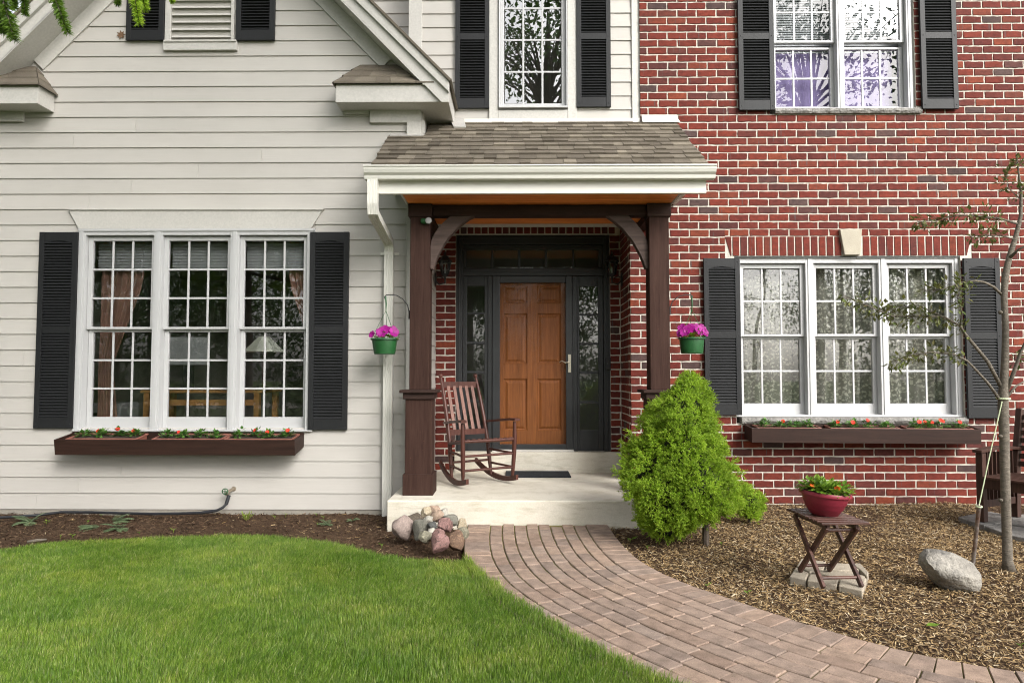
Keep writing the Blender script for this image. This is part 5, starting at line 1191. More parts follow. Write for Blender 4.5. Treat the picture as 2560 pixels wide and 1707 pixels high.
for i, (px, py, w_, h_, Y, m_, lab) in enumerate(rocks):
    c_ = P(px, py, Y); k = Y / F_PX; rx, rz = w_ * k / 2 * 1.16, h_ * k / 2 * 1.04; g = gfrom(c_.x, Y) - .01; zbm = c_.z - rz
    fc = .92 if m_ in ('pink', 'brown', 'umber', 'olive', 'yellow') else .6
    rock('stone', c_, rx, rx * random.uniform(.8, 1.0), rz, RKM[m_], 100 + i, lab, 'stone', 'stones piled beside the porch step', sub=4, rough=.16, tilt=random.uniform(-.5, .5) if i else .1, rot=random.uniform(0, 3), facet=fc if i else .35)
Yb2 = 4.30; c_ = P(2373, 1427, Yb2); rock('boulder', c_, .172, .14, .128, M['boulder'], 8, 'grey and white boulder half sunk in the mulch bed', 'boulder', None, 4, .09, R(-6), R(22), .75)
# paving pad under the stand
pad_px = [[(1973, 1441), (1990, 1416), (2022, 1430), (2015, 1449)], [(1991, 1414), (2003, 1395), (2066, 1403), (2060, 1420), (2024, 1429)], [(2017, 1450), (2024, 1431), (2098, 1444), (2093, 1463)], [(2068, 1404), (2128, 1407), (2150, 1422), (2098, 1425), (2062, 1421)], [(2062, 1423), (2098, 1427), (2160, 1436), (2166, 1441), (2100, 1443), (2030, 1430)], [(2095, 1464), (2100, 1445), (2168, 1443), (2157, 1476)], [(2130, 1408), (2150, 1407), (2172, 1428), (2168, 1441), (2152, 1424)]]
ZP = .012; c_ = G(2072, 1432, ZP); pad = empty('paving_pad', (c_.x, c_.y, -.04), 'pale paving stones set in the mulch under the plant stand', kind='structure')
for poly in pad_px:
    pts = [G(*p, ZP + random.uniform(-.003, .003)) for p in poly]; cc = sum(pts, Vector()) / len(pts); pts = [cc + (p - cc) * .965 for p in pts]
    q = MB(); q.prism([Vector((p.x, p.y, -.06)) for p in pts], (0, 0, ZP + .06)); smoothnorm(q.build('paving_stone', M['slab'], pad, bevel=.006))
# stand
ang = R(4); eu, ev = Vector((math.cos(ang), math.sin(ang), 0)), Vector((-math.sin(ang), math.cos(ang), 0)); SO = Vector((1.805, 4.12, ZP + .004)); SW, SDp, SH = .235, .33, .375
def S(u, v, w): return SO + eu * u + ev * v + Vector((0, 0, w))
stand = empty('plant_stand', S(SW / 2, SDp / 2, 0), 'dark slatted folding wooden stand carrying the maroon bowl', 'plant stand')
def sb(name, f, bevel=.002): q = MB(); f(q); return smoothnorm(q.build(name, M['stand'], stand, bevel=bevel))
for s, u in ((-1, .0), (1, SW)):
    sb('leg', lambda q: q.bar(S(u, -.005, .0), S(u, SDp + .01, SH - .02), .018, .034, up=eu.cross(Vector((0, .7, .7)))))
    u2 = u - s * .022; sb('leg', lambda q: q.bar(S(u2, SDp + .005, .0), S(u2, -.01, SH - .02), .018, .034, up=eu.cross(Vector((0, -.7, .7)))))
sb('cross_bar', lambda q: q.tube([S(0, .035, .045), S(SW, .035, .045)], .010, 8), 0); sb('cross_bar', lambda q: q.tube([S(.02, SDp - .03, .045), S(SW - .02, SDp - .03, .045)], .010, 8), 0); sb('cross_bar', lambda q: q.tube([S(0.02, .02, SH - .045), S(SW - .02, .02, SH - .045)], .010, 8), 0)
for u in (.03, SW - .03): sb('rail', lambda q, u=u: q.bar(S(u, -.02, SH - .018), S(u, SDp + .02, SH - .018), .018, .032))
for i in range(9): v = -.032 + i * .0505; sb('slat', lambda q, v=v: q.bar(S(-.028, v, SH + .006), S(SW + .03, v, SH + .006), .040, .013))
# bowl
bc = S(SW * .44, SDp * .52, SH + .013); tl = Matrix.Rotation(R(5), 3, 'Y')
bowl = empty('flower_bowl', bc, 'maroon plastic bowl of orange impatiens on the folding stand', 'flower bowl')
BK = .94
prof = [(.0, .0), (.072, .0), (.085, .006), (.112, .045), (.116, .048), (.128, .078), (.132, .081), (.139, .108), (.142, .112), (.145, .128), (.160, .130), (.164, .142), (.158, .155), (.148, .154), (.142, .140), (.13, .11), (.0, .11)]
prof = [(r * BK, z * BK) for r, z in prof]; q = MB(); q.lathe(prof, bc, 40, tl); q.build('bowl', M['bowl'], bowl, auto=50)
q = MB(); q.lathe([(.136, .132), (.07, .142), (.0, .146)], bc, 20, tl); q.build('soil', M['soil'], bowl)
for i in range(9):
    t = 2 * math.pi * i / 8; r_ = .085 if i < 8 else 0; p = bc + tl @ Vector((math.cos(t) * r_, math.sin(t) * r_, .145)); q = MB(); clump(q, p, .075, .070, 60, .040, .75); pl = q.build('impatiens_plant', M['leaf'], bowl)
    if i in (4, 6):
        q = MB(); flower(q, p + Vector((random.uniform(-.03, .03), -.03, random.uniform(.03, .07))), (random.uniform(-.9, .9), -.6, .7), .019); q.build('flower', M['petal_orange'], pl)

# ------------------------------------------------------------------ conifer by the porch
def needles(cs, ds, L, per, spread, nl, nw, mat, name, parent):
    """short sprigs: cs centres, ds directions; each sprig carries flat needles along it"""
    n = len(cs); t = RNG.uniform(0, 1, (n, per)); base = cs[:, None] + ds[:, None] * (t * L)[..., None]
    rnd = RNG.normal(size=(n, per, 3)); rnd -= (rnd * ds[:, None]).sum(-1, keepdims=True) * ds[:, None]; rnd /= np.linalg.norm(rnd, axis=-1, keepdims=True) + 1e-6
    nd = ds[:, None] * RNG.uniform(.35, 1.0, (n, per, 1)) + rnd * spread; nd /= np.linalg.norm(nd, axis=-1, keepdims=True); ln = nl * RNG.uniform(.7, 1.25, (n, per, 1))
    sd_ = np.cross(nd, RNG.normal(size=nd.shape)); sd_ /= np.linalg.norm(sd_, axis=-1, keepdims=True) + 1e-6; sd_ *= nw / 2
    p = np.stack([base - sd_, base + sd_, base + nd * ln], 2).reshape(-1, 3)
    return put(bigmesh(name, p, np.arange(len(p)).reshape(-1, 3), M[mat], 3), name, WL[parent], parent) if False else _putp(bigmesh(name, p, np.arange(len(p)).reshape(-1, 3), M[mat], 3), name, parent)
def _putp(me, name, parent):
    o = bpy.data.objects.new(name, me); COL.objects.link(o); o.parent = parent; WL[o] = Vector((0, 0, 0)); o.location = -WL[parent] if parent else (0, 0, 0); return o
def conifer(base, prof, lean, nsp, label, cat, trunk_r, group=None, name='dwarf_conifer', lob=.21):
    e = empty(name, base, label, cat, group)
    zs_ = np.array([p[0] for p in prof]); rs_ = np.array([p[1] for p in prof]); cx_ = np.array([p[2] for p in prof])
    q = MB(); q.tube([Vector(base) + Vector((0, 0, -.03)), Vector(base) + Vector((.0, 0, zs_[0] + .25)), Vector(base) + Vector((cx_[-1] * .8, 0, zs_[-1] * .8))], [trunk_r, trunk_r * .8, trunk_r * .3], 8); q.build('trunk', M['bark_dark'], e)
    def R_(z, a): return np.interp(z, zs_, rs_) * (1 + lob * (np.sin(a * 3 + z * 7) * .5 + np.sin(a * 7 - z * 17 + 1) * .45 + np.sin(a * 12 + z * 31) * .35 + np.sin(a * 19 - z * 47 + 2) * .25))
    # core of inner twigs, coloured near black for the shade between tufts
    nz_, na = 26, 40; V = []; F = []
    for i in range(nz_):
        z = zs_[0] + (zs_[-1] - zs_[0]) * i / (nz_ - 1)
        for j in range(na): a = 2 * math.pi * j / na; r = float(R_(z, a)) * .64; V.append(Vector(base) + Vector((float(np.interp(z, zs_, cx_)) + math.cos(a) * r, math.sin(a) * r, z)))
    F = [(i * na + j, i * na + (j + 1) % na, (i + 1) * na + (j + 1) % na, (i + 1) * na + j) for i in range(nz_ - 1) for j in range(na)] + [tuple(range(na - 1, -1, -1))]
    q = MB(); q.add(V, F); q.build('shaded_inner_twigs', M['core'], e, smooth=True)
    w = np.interp(np.linspace(zs_[0], zs_[-1], 200), zs_, rs_); cdf = np.cumsum(w + .02); cdf /= cdf[-1]
    z = np.interp(RNG.random(nsp), cdf, np.linspace(zs_[0], zs_[-1], 200)); a = RNG.uniform(0, 2 * np.pi, nsp)
    # tufts: short branch tips, each a small spray of sprigs
    ncl = nsp // 18; zc_ = np.interp((np.arange(ncl) + RNG.random(ncl)) / ncl, cdf, np.linspace(zs_[0], zs_[-1], 200)); ac = (np.arange(ncl) * 2.39996 + RNG.normal(0, .6, ncl)) % (2 * np.pi)
    rc = R_(zc_, ac) * RNG.uniform(.80, .97, ncl); siz = RNG.uniform(.65, 1.25, ncl)
    cc = np.stack([base[0] + np.interp(zc_, zs_, cx_) + np.cos(ac) * rc, base[1] + np.sin(ac) * rc, base[2] + zc_], -1); tz = zc_ / zs_[-1]
    dc = np.stack([np.cos(ac) * (1 - .55 * tz ** 3), np.sin(ac) * (1 - .55 * tz ** 3), .22 + .9 * tz ** 3], -1); dc /= np.linalg.norm(dc, axis=-1, keepdims=True)
    idx = np.repeat(np.arange(ncl), 18); nsp = len(idx)
    ds = dc[idx] + RNG.normal(0, .62, (nsp, 3)) + np.array([0, 0, .22]); ds /= np.linalg.norm(ds, axis=-1, keepdims=True)
    deep = RNG.random(ncl) < .38; cc = cc - dc * np.where(deep, np.minimum(.07, rc * .22), 0)[:, None]
    cs = cc[idx] + RNG.normal(0, .008, (nsp, 3)) + ds * (RNG.uniform(0, .035, nsp) * siz[idx])[:, None]
    needles(cs, ds, .030, 16, .8, .0130, .0042, 'spruce_new', 'foliage', e); return e
bx, by = 1.43, 5.28
def pzr(y, x0, x1, Y=5.15): z = px2z(y, Y, 1700); return (z + .05, max(.012, (x1 - x0) * Y / F_PX / 2 - .024), ((x0 + x1) / 2 - 1295) * Y / F_PX - bx)
prof_c = [pzr(y, a, b) for y, a, b in ((1352, 1640, 1690), (1325, 1595, 1745), (1290, 1582, 1820), (1264, 1572, 1852), (1207, 1550, 1853), (1164, 1566, 1842), (1121, 1584, 1828), (1063, 1608, 1806), (1015, 1634, 1794), (977, 1690, 1783), (950, 1706, 1757), (938, 1722, 1740))]
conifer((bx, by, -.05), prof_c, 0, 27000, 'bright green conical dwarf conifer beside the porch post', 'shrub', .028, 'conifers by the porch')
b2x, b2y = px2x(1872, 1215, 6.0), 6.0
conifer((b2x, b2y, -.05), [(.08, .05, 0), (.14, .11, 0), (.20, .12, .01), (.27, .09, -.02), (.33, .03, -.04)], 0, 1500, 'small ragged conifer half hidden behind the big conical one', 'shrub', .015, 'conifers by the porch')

# ------------------------------------------------------------------ young tree, stake and tie
TY = 4.62
tree = empty('young_tree', G(2519, 1417, -.045), 'young crabapple tree with thin bare lower trunk by the window', 'tree'); WT = WL[tree]
def tp(px, py, dy=0): return P(px, py, TY + dy)
q = MB(); tr_ = [tp(2522, 1428), tp(2519, 1400), tp(2516, 1300), tp(2513, 1200), tp(2511, 1100), tp(2508, 1020), tp(2508, 985), tp(2513, 900), tp(2514, 820), tp(2510, 740), tp(2513, 690), tp(2524, 640), tp(2540, 590), tp(2552, 540), tp(2553, 480), tp(2545, 420), tp(2540, 380)]
trr = [.042, .031, .029, .028, .028, .030, .029, .022, .020, .019, .021, .018, .015, .012, .008, .005, .003]; q.tube(tr_, [r * random.uniform(.94, 1.07) for r in trr], 12)
for i, (px, py) in enumerate(((2503, 1090), (2521, 1180), (2504, 1250), (2522, 1040), (2503, 780))): c_ = tp(px, py, -.02); q.lathe([(.014, -.012), (.011, .0), (.0, .006)], c_, 8, Matrix.Rotation(R(80), 3, 'X'))
q.build('trunk', M['bark'], tree, smooth=True)
brs = [([(2502, 965), (2470, 905), (2440, 868), (2415, 838), (2400, 815), (2360, 792), (2300, 790), (2230, 790), (2170, 765), (2110, 738)], .013), ([(2497, 995), (2470, 958), (2440, 925), (2418, 902), (2385, 885), (2330, 880), (2270, 890), (2225, 906)], .010), ([(2508, 740), (2485, 718), (2462, 706), (2440, 702), (2410, 705), (2360, 722), (2310, 728)], .010), ([(2552, 562), (2505, 548), (2460, 541), (2400, 538), (2350, 548), (2290, 556)], .008),
       ([(2513, 985), (2535, 930), (2552, 880), (2575, 830), (2600, 760)], .016), ([(2510, 1000), (2540, 965), (2575, 945)], .012), ([(2524, 645), (2545, 625), (2580, 605)], .012), ([(2545, 600), (2505, 590), (2470, 588), (2430, 592)], .005), ([(2400, 815), (2405, 780), (2395, 745), (2400, 715)], .005), ([(2360, 792), (2310, 770), (2260, 765), (2200, 775)], .005), ([(2553, 500), (2520, 470), (2515, 430)], .004)]
LC = []
for pts, r0 in brs:
    dz = random.uniform(-.18, .12); n_ = len(pts); P3 = [tp(x, y, dz * (i / (n_ - 1)) + random.uniform(-.01, .01)) for i, (x, y) in enumerate(pts)]
    q = MB(); q.tube(P3, [r0 * (1 - .8 * i / (n_ - 1)) for i in range(n_)], 7); q.build('branch', M['bark'], tree, smooth=True)
    s0 = 3 if r0 >= .0099 and pts[0][0] < 2540 else 1
    for a_, b_ in zip(P3[s0:], P3[s0 + 1:]):
        for _ in range(int((b_ - a_).length / .0055)): LC.append((a_.lerp(b_, random.random()), (b_ - a_).normalized()))
LC += [(tp(2553, 480), Vector((0, 0, 1)))] * 16 + [(tp(2545, 410), Vector((0, 0, 1)))] * 18 + [(tp(2545, 900), Vector((0, 0, 1)))] * 14
q = MB(); tw = MB()
for p, d in LC:
    dd = (d * .5 + rdir(-1) * .8 + Vector((-.1, 0, -.05))).normalized(); L = random.uniform(.01, .065); e_ = p + dd * L; tw.tube([p, e_], [.0016, .0009], 4, False)
    for _ in range(random.choice((1, 2, 3))): leaf(q, e_ + rdir(-1) * .012, dd + rdir(-1) * .8 + Vector((0, 0, -.25)), random.uniform(.026, .054), .48, .3)
tag(q.build('foliage', M['leaf_tree'], tree), kind='stuff'); tag(tw.build('twigs', M['bark'], tree), kind='stuff')
st_b, st_t = G(2431, 1422, -.05), P(2448, 1262, 4.62); q = MB(); q.tube([st_b - Vector((0, 0, .1)), st_b, st_t], .0125, 12); tag(q.build('tree_stake', M['galv'], auto=40), 'rusty metal stake leaning in the mulch beside the young tree', 'stake')
tie = empty('tree_tie', P(2443, 1268, 4.62), 'pale green cord tied from the metal stake to the tree trunk', 'cord'); q = MB(); q.tube([P(2447, 1266, 4.62), P(2475, 1135, 4.61), P(2505, 1003, 4.59)], .0035, 6); q.build('cord', M['rope'], tie)
q = MB(); 
for c_, rr, ax in ((P(2447.5, 1266, 4.62), .0165, 0), (tp(2508, 996), .040, 0)):
    for k in range(2): pts = [c_ + Vector((math.cos(t) * rr, math.sin(t) * rr, .004 * k + .003 * math.sin(t))) for t in np.linspace(0, 6.28, 18)]; q.tube(pts, .0035, 5)
q.build('loop', M['rope'], tie)

# ------------------------------------------------------------------ bench on slabs
be, bb = Vector((.43, -.90, 0)).normalized(), Vector((.90, .43, 0)).normalized(); sx0 = G(2457, 1304, .01); BO = Vector((sx0.x, sx0.y, .012))
def Bn(u, v, w): return BO + be * u + bb * v + Vector((0, 0, w))
bench = empty('garden_bench', Bn(.6, .25, 0), 'dark brown slatted wooden garden bench by the brick wall', 'bench')
def bn(name, f, bevel=.004): q = MB(); f(q); return smoothnorm(q.build(name, M['bench'], bench, bevel=bevel))
zs_ = .37
for u in (0, 1.2):
    bn('front_leg', lambda q: q.bar(Bn(u, 0, 0), Bn(u, 0, .585), .058, .058, up=be)); bn('back_leg', lambda q: q.bar(Bn(u, .48, 0), Bn(u, .50, .45), .058, .058, up=be)); bn('back_post', lambda q: q.bar(Bn(u, .50, .43), Bn(u, .60, .95), .055, .05, up=be))
    def arm(q):
        V = []; n = 6
        for i in range(n + 1):
            v = -.05 + .6 * i / n; w = .60 + .02 * math.sin(math.pi * i / n)
            for du, dw in ((-.04, -.013), (.04, -.013), (.04, .013), (-.04, .013)): V.append(Bn(u + du, v, w + dw))
        q.add(V, [(i * 4 + j, i * 4 + (j + 1) % 4, i * 4 + 4 + (j + 1) % 4, i * 4 + 4 + j) for i in range(n) for j in range(4)] + [(0, 1, 2, 3), (4 * n + 3, 4 * n + 2, 4 * n + 1, 4 * n)])
    bn('armrest', arm, .003); bn('side_rail', lambda q: q.bar(Bn(u, .03, .15), Bn(u, .46, .15), .03, .06)); bn('side_rail', lambda q: q.bar(Bn(u, .03, zs_ - .035), Bn(u, .46, zs_ - .035), .03, .07))
    for k in range(7):
        v = .075 + k * .06; bn('side_slat', lambda q, v=v: q.bar(Bn(u, v, zs_), Bn(u, v, .588), .032, .012, up=bb), .002); bn('side_slat', lambda q, v=v: q.bar(Bn(u, v, .18), Bn(u, v, zs_ - .07), .032, .012, up=bb), .002)
bn('front_apron', lambda q: q.bar(Bn(.03, .0, zs_ - .04), Bn(1.17, .0, zs_ - .04), .03, .085))
for k in range(7): bn('seat_slat', lambda q: q.bar(Bn(-.0 if k else .031, -.02 + k * .075, zs_ + .012), Bn(1.2 if k else 1.169, -.02 + k * .075, zs_ + .012), .062, .02), .003)
for k in range(7): w = .47 + k * .068; bn('back_slat', lambda q: q.bar(Bn(.03, .505 + (w - .45) * .19, w), Bn(1.17, .505 + (w - .45) * .19, w), .02, .046), .003)
pad2 = empty('stone_slab_pad', (BO.x + .4, BO.y, -.03), 'flat stone slabs in the mulch under the bench legs', kind='structure')
for poly in ([(2395, 1291), (2470, 1277), (2530, 1288), (2500, 1305), (2460, 1312)], [(2462, 1314), (2502, 1307), (2620, 1330), (2600, 1352), (2520, 1335)], [(2533, 1287), (2600, 1280), (2660, 1300), (2620, 1326), (2506, 1305)]):
    pts = [G(*p, .010) for p in poly]; q = MB(); q.prism([Vector((p.x, p.y, -.06)) for p in pts], (0, 0, .070)); smoothnorm(q.build('stone_slab', M['stone_sill'], pad2, bevel=.008))

# ------------------------------------------------------------------ hose and faucet
hp = [(572, 1240, 6.46), (566, 1259, 6.44), (557, 1268, 6.42), (543, 1275, 6.40), (509, 1281, 6.38), (450, 1283, 6.37), (383, 1284, 6.36), (300, 1282, 6.38), (230, 1280, 6.42), (153, 1279.5, 6.43), (96, 1287, 6.34), (40, 1291, 6.28), (0, 1293, 6.24), (-80, 1296, 6.2), (-160, 1290, 6.25)]
q = MB(); q.tube([P(*p) for p in hp], .0125, 10); hose = tag(q.build('garden_hose', M['hose'], smooth=True), 'black garden hose lying along the foundation under the siding', 'hose')
q = MB(); q.tube([P(573, 1237, 6.46), P(565, 1261, 6.44)], .0165, 12); q.build('sleeve', M['hose'], hose, auto=40); q = MB(); q.tube([P(534, 1277, 6.395), P(505, 1281, 6.38)], .015, 12); q.build('sleeve', M['hose'], hose, auto=40)
fc = P(580, 1223, 6.55); fau = empty('faucet', fc, 'brass wall faucet with a green wheel handle above the hose', 'faucet')
q = MB(); q.tube([fc + Vector((0.01, .02, .003)), fc + Vector((-.01, -.05, -.008)), fc + Vector((-.022, -.085, -.03)), P(573, 1236, 6.46)], [.016, .014, .013, .014], 10); q.lathe([(.024, 0), (.024, .006), (.012, .008)], fc + Vector((.01, .018, .003)), 12, Matrix.Rotation(math.pi / 2, 3, 'X')); smoothnorm(q.build('spout', M['brass'], fau, auto=50))
q = MB(); wc = fc + Vector((-.018, -.115, .0)); q.tube([wc + Vector((math.cos(t) * .026, .004 * math.sin(2 * t), math.sin(t) * .026)) for t in np.linspace(0, 6.283, 20)], .005, 6); q.tube([wc - Vector((.025, 0, 0)), wc + Vector((.025, 0, 0))], .004, 6); q.tube([wc - Vector((0, 0, .025)), wc + Vector((0, 0, .025))], .004, 6); q.tube([wc, wc + Vector((.004, .06, -.008))], .005, 6); q.build('wheel_handle', M['pot_green'], fau, smooth=True)

# ------------------------------------------------------------------ ferns, seedlings, fallen leaves
def fern(px, py, n, L, label, az0=0, az1=360, group='ferns in the mulch bed'):
    g = G(px, py, -.06); g.z = gfrom(g.x, g.y); q = MB()
    for i in range(n):
        az = R(random.uniform(az0, az1)); el = random.uniform(.5, 1.1); l = 1.0 * L * random.uniform(.7, 1.15); prev = g.copy(); d = Vector((math.cos(az) * math.cos(el), math.sin(az) * math.cos(el), math.sin(el))); pts = [prev]
        for k in range(9): d = (d + Vector((0, 0, -.13))).normalized(); prev = prev + d * l / 9; prev.z = max(prev.z, g.z + .012); pts.append(prev.copy())
        q.tube(pts, [.0018 - .00012 * k for k in range(10)], 4, False)
        for k in range(1, 10):
            t = (pts[k] - pts[k - 1]).normalized(); s = t.cross(Vector((0, 0, 1))).normalized(); w = l * .26 * math.sin(math.pi * (.12 + .85 * k / 10)) + .006
            for sg in (-1, 1):
                for h_ in (0, .5): leaf(q, pts[k - 1].lerp(pts[k], h_), s * sg + t * .35 - Vector((0, 0, .15)), w, .34, .1)
    return tag(q.build('fern', M['fern'], origin=g), label, 'fern', group)
fern(75, 1305, 9, .17, 'silvery green fern at the end of the bed where the hose leaves the picture'); fern(238, 1318, 8, .15, 'silvery fern lying low in the mulch below the window box', 100, 280); fern(290, 1300, 8, .15, 'spreading silvery fern touching the hose', -60, 120); fern(300, 1322, 9, .16, 'silvery fern with one long frond pointing to the porch', 180, 360)
fern(818, 1312, 6, .09, 'small pale fern in the mulch near the downspout'); fern(880, 1303, 4, .07, 'tiny pale fern sprig beside the porch slab')
def feathery(px, py, label):
    g = G(px, py, -.06); g.z = gfrom(g.x, g.y); q = MB()
    for i in range(16):
        d = (rdir(.45)); L = random.uniform(.06, .10); q.tube([g, g + d * L], .0012, 4, False)
        for k in range(12): p = g + d * L * (.25 + .75 * k / 12); leaf(q, p, rdir(-.3) + d * .6, .018, .25, 0)
    tag(q.build('feathery_plant', M['leaf_lime'], origin=g), label, 'plant')
feathery(616, 1300, 'bright lime feathery plant alone in the mulch')
def seedling(px, py, n, s, label, tall=.03):
    g = G(px, py, -.05); g.z = gfrom(g.x, g.y); q = MB(); top = g + Vector((random.uniform(-.01, .01), -.005, tall)); q.tube([g - Vector((0, 0, .01)), top], .0016, 5, False)
    for i in range(n): a_ = 2 * math.pi * i / n + random.uniform(-.4, .4); leaf(q, top - Vector((0, 0, tall * .35 * (i % 2))), (math.cos(a_), math.sin(a_), .35), s * random.uniform(.8, 1.2), .6, .2)
    tag(q.build('seedling', M['leaf'], origin=g), label, 'weed', 'weeds sprouting in the beds')
seeds = [(115, 1301, 5, .032, 'two tiered green seedling between the fern and the hose'), (220, 1298, 3, .03, 'three leaved seedling just below the hose and left of the ferns'), (253, 1283, 7, .03, 'leafy seedling growing against the hose above the ferns'), (320, 1281, 4, .02, 'tiny seedling standing behind the hose'), (152, 1340, 3, .022, 'small round seedling near the bark stick'), (183, 1338, 4, .032, 'bright four leaved seedling near the lawn edge below the ferns'), (348, 1333, 2, .02, 'pointed little seedling by the lawn edge right of the ferns'), (435, 1327, 4, .032, 'three leaf seedling alone near the lawn under the window box'), (688, 1289, 4, .03, 'curled green seedling right of the faucet'), (713, 1283, 4, .02, 'small seedling close to the foundation'), (793, 1284, 4, .024, 'leafy seedling under the downspout elbow side'), (808, 1291, 4, .024, 'seedling next to the downspout end'), (793, 1306, 2, .02, 'tiny seedling in bare soil near the downspout'), (955, 1365, 4, .024, 'seedling at the lawn edge left of the rock pile'),
    (1574, 1358, 3, .055, 'big leaved seedling where the walk meets the conifer'), (1620, 1375, 4, .025, 'small bright seedling under the conifer'), (1805, 1368, 4, .022, 'seedling in the mulch between the walk and the conifer'), (1773, 1465, 3, .026, 'seedling at the walk edge left of the plant stand'), (1872, 1487, 3, .028, 'two leaved seedling in front of the paving pad'), (2222, 1260, 4, .026, 'seedling at the foot of the brick wall behind the bowl'), (2265, 1258, 3, .022, 'tiny seedling close to the brick wall right of the bowl'), (2478, 1266, 4, .03, 'seedling growing behind the bench leg'), (2555, 1618, 3, .03, 'seedling in the corner of the bed beside the walk'), (1440, 1296, 3, .022, 'weed growing out of the joint below the porch slab')]
for px, py, n_, s_, lab in seeds: seedling(px, py + 4, n_, s_, lab)
g = G(2335, 1568, -.03); q = MB(); leaf(q, g + Vector((-.04, 0, .012)), (1, .1, .05), .075, .75, .3); tag(q.build('fallen_leaf', M['leaf'], origin=g), 'fresh green leaf lying on the straw near the walk', 'leaf')
g = P(303, 88, YL - .022); q = MB()
for a_ in (0, 50, 100, 150, 200, 255, 310): leaf(q, g, (math.cos(R(a_)), -.15, math.sin(R(a_))), .05, .42, .1, up=(0, -1, 0))
tag(q.build('dry_leaf', M['dry'], origin=g), 'dry brown leaf caught against the gable siding', 'leaf')
g = G(90, 1352, -.05); q = MB(); a_ = G(68, 1354, -.03); b_ = G(116, 1348, -.03); q.tube([a_, a_.lerp(b_, .5) + Vector((0, 0, .004)), b_], [.010, .011, .008], 8); tag(q.build('bark_stick', M['bark'], smooth=True), 'short pale stick lying in the mulch near the lawn', 'stick')

# ------------------------------------------------------------------ office things behind the siding window
Yo = 7.1
dz = px2z(975, Yo, 400); dk = empty('writing_desk', (px2x(500, 1000, Yo), Yo, .05), 'blond wooden desk inside behind the siding wall window', 'desk')
x0, x1 = px2x(350, 1000, Yo), px2x(655, 1000, Yo)
q = MB(); q.box(x0, x1, Yo, Yo + .6, dz - .03, dz); q.build('desk_top', M['desk'], dk, bevel=.004); q = MB(); q.box(x0 + .06, x1 - .06, Yo + .02, Yo + .05, dz - .16, dz - .1); q.build('stretcher', M['desk'], dk)
for x in (x0 + .03, x1 - .09):
    for y in (Yo + .01, Yo + .54): q = MB(); q.box(x, x + .055, y, y + .055, .05, dz - .03); q.build('leg', M['desk'], dk)
lc = P(660, 880, Yo + .1); lm = empty('table_lamp', (lc.x, lc.y, dz), 'table lamp with a pale panelled glass shade behind the window', 'lamp'); q = MB(); q.lathe([(.21, px2z(880, Yo + .1)), (.205, px2z(875, Yo + .1)), (.06, px2z(842, Yo + .1)), (.05, px2z(841, Yo + .1))], (lc.x, lc.y, 0), 8); q.build('shade', M['lampglass'], lm)
q = MB(); q.lathe([(.09, dz), (.08, dz + .02), (.015, dz + .05), (.013, px2z(860, Yo + .1)), (.0, px2z(855, Yo + .1))], (lc.x, lc.y, 0), 14); q.build('stem', M['bench'], lm, smooth=True)
pc = P(275, 1030, 7.3); pr = empty('printer', (pc.x, 7.3, .2), 'grey desktop printer standing just inside the siding window', 'printer'); q = MB(); q.box(pc.x - .19, pc.x + .2, 7.15, 7.5, px2z(1052, 7.15), px2z(1008, 7.15)); q.build('body', M['plastic'], pr, bevel=.012); q = MB(); q.box(pc.x - .16, pc.x + .17, 7.13, 7.149, px2z(1040, 7.15), px2z(1032, 7.15)); q.build('paper_tray', M['iron'], pr)
q = MB(); q.box(pc.x - .3, pc.x + .3, 7.1, 7.6, .05, px2z(1052, 7.15) - .001); q.build('cabinet', M['plastic'], pr)
mc = P(470, 880, 7.4); mon = empty('wall_board', (mc.x, 7.4, 1.2), 'pale grey board standing on the desk behind the middle sash', 'board'); q = MB(); q.box(px2x(424, 880, 7.4), px2x(520, 880, 7.4), 7.4, 7.44, px2z(912, 7.4), px2z(842, 7.4)); q.build('panel', M['plastic'], mon, bevel=.006); q = MB(); q.box(mc.x - .05, mc.x + .05, 7.41, 7.45, dz, px2z(912, 7.4)); q.build('foot', M['iron'], mon)
# ------------------------------------------------------------------ spruce whose branch tips hang into the top corner
spr = empty('spruce_tree', (-4.9, 1.2, -.1), 'spruce whose bright branch tips hang into the top corner of the view', 'tree')
q = MB(); q.tube([(-4.9, 1.2, -.2), (-4.9, 1.2, 3), (-4.9, 1.2, 9)], [.2, .16, .03], 10); q.build('trunk', M['bark_dark'], spr, smooth=True)
YSP = 1.9
def sprig(px0, py0, px1, py1, w, dy, mat='spruce_dark', nn=760, sub=()):
    a, b = P(px0, py0, YSP + dy), P(px1, py1, YSP + dy); sag = [a, a.lerp(b, .35) + Vector((.006, 0, .004)), a.lerp(b, .7) + Vector((.004, 0, .002)), b]
    q = MB(); q.tube(sag, [.003, .0025, .002, .001], 6); o = q.build('sprig', M['bark'], spr)
    t = RNG.random(nn); A = np.array([np.array(s) for s in sag]); ts = np.linspace(0, 1, 4); base = np.stack([np.interp(t, ts, A[:, k]) for k in range(3)], -1); d = np.array((b - a).normalized())
    rnd = RNG.normal(size=(nn, 3)); rnd -= (rnd @ d)[:, None] * d; rnd /= np.linalg.norm(rnd, axis=1, keepdims=True); nd = d * RNG.uniform(.5, .95, (nn, 1)) + rnd; nd /= np.linalg.norm(nd, axis=1, keepdims=True)
    L = 1.2 * w * YSP / F_PX * RNG.uniform(.75, 1.2, (nn, 1)) * np.clip(1.35 - t[:, None] * .55, .3, 1.3); sd_ = np.cross(nd, RNG.normal(size=nd.shape)); sd_ /= np.linalg.norm(sd_, axis=1, keepdims=True); sd_ *= .0011
    p = np.stack([base - sd_, base + sd_, base + nd * L * .7 + sd_ * .8, base + nd * L, base + nd * L * .7 - sd_ * .8], 1).reshape(-1, 3); f = np.arange(len(p)).reshape(-1, 5)
    _putp(bigmesh('needles', p, f, M[mat], 5), 'needles', o)
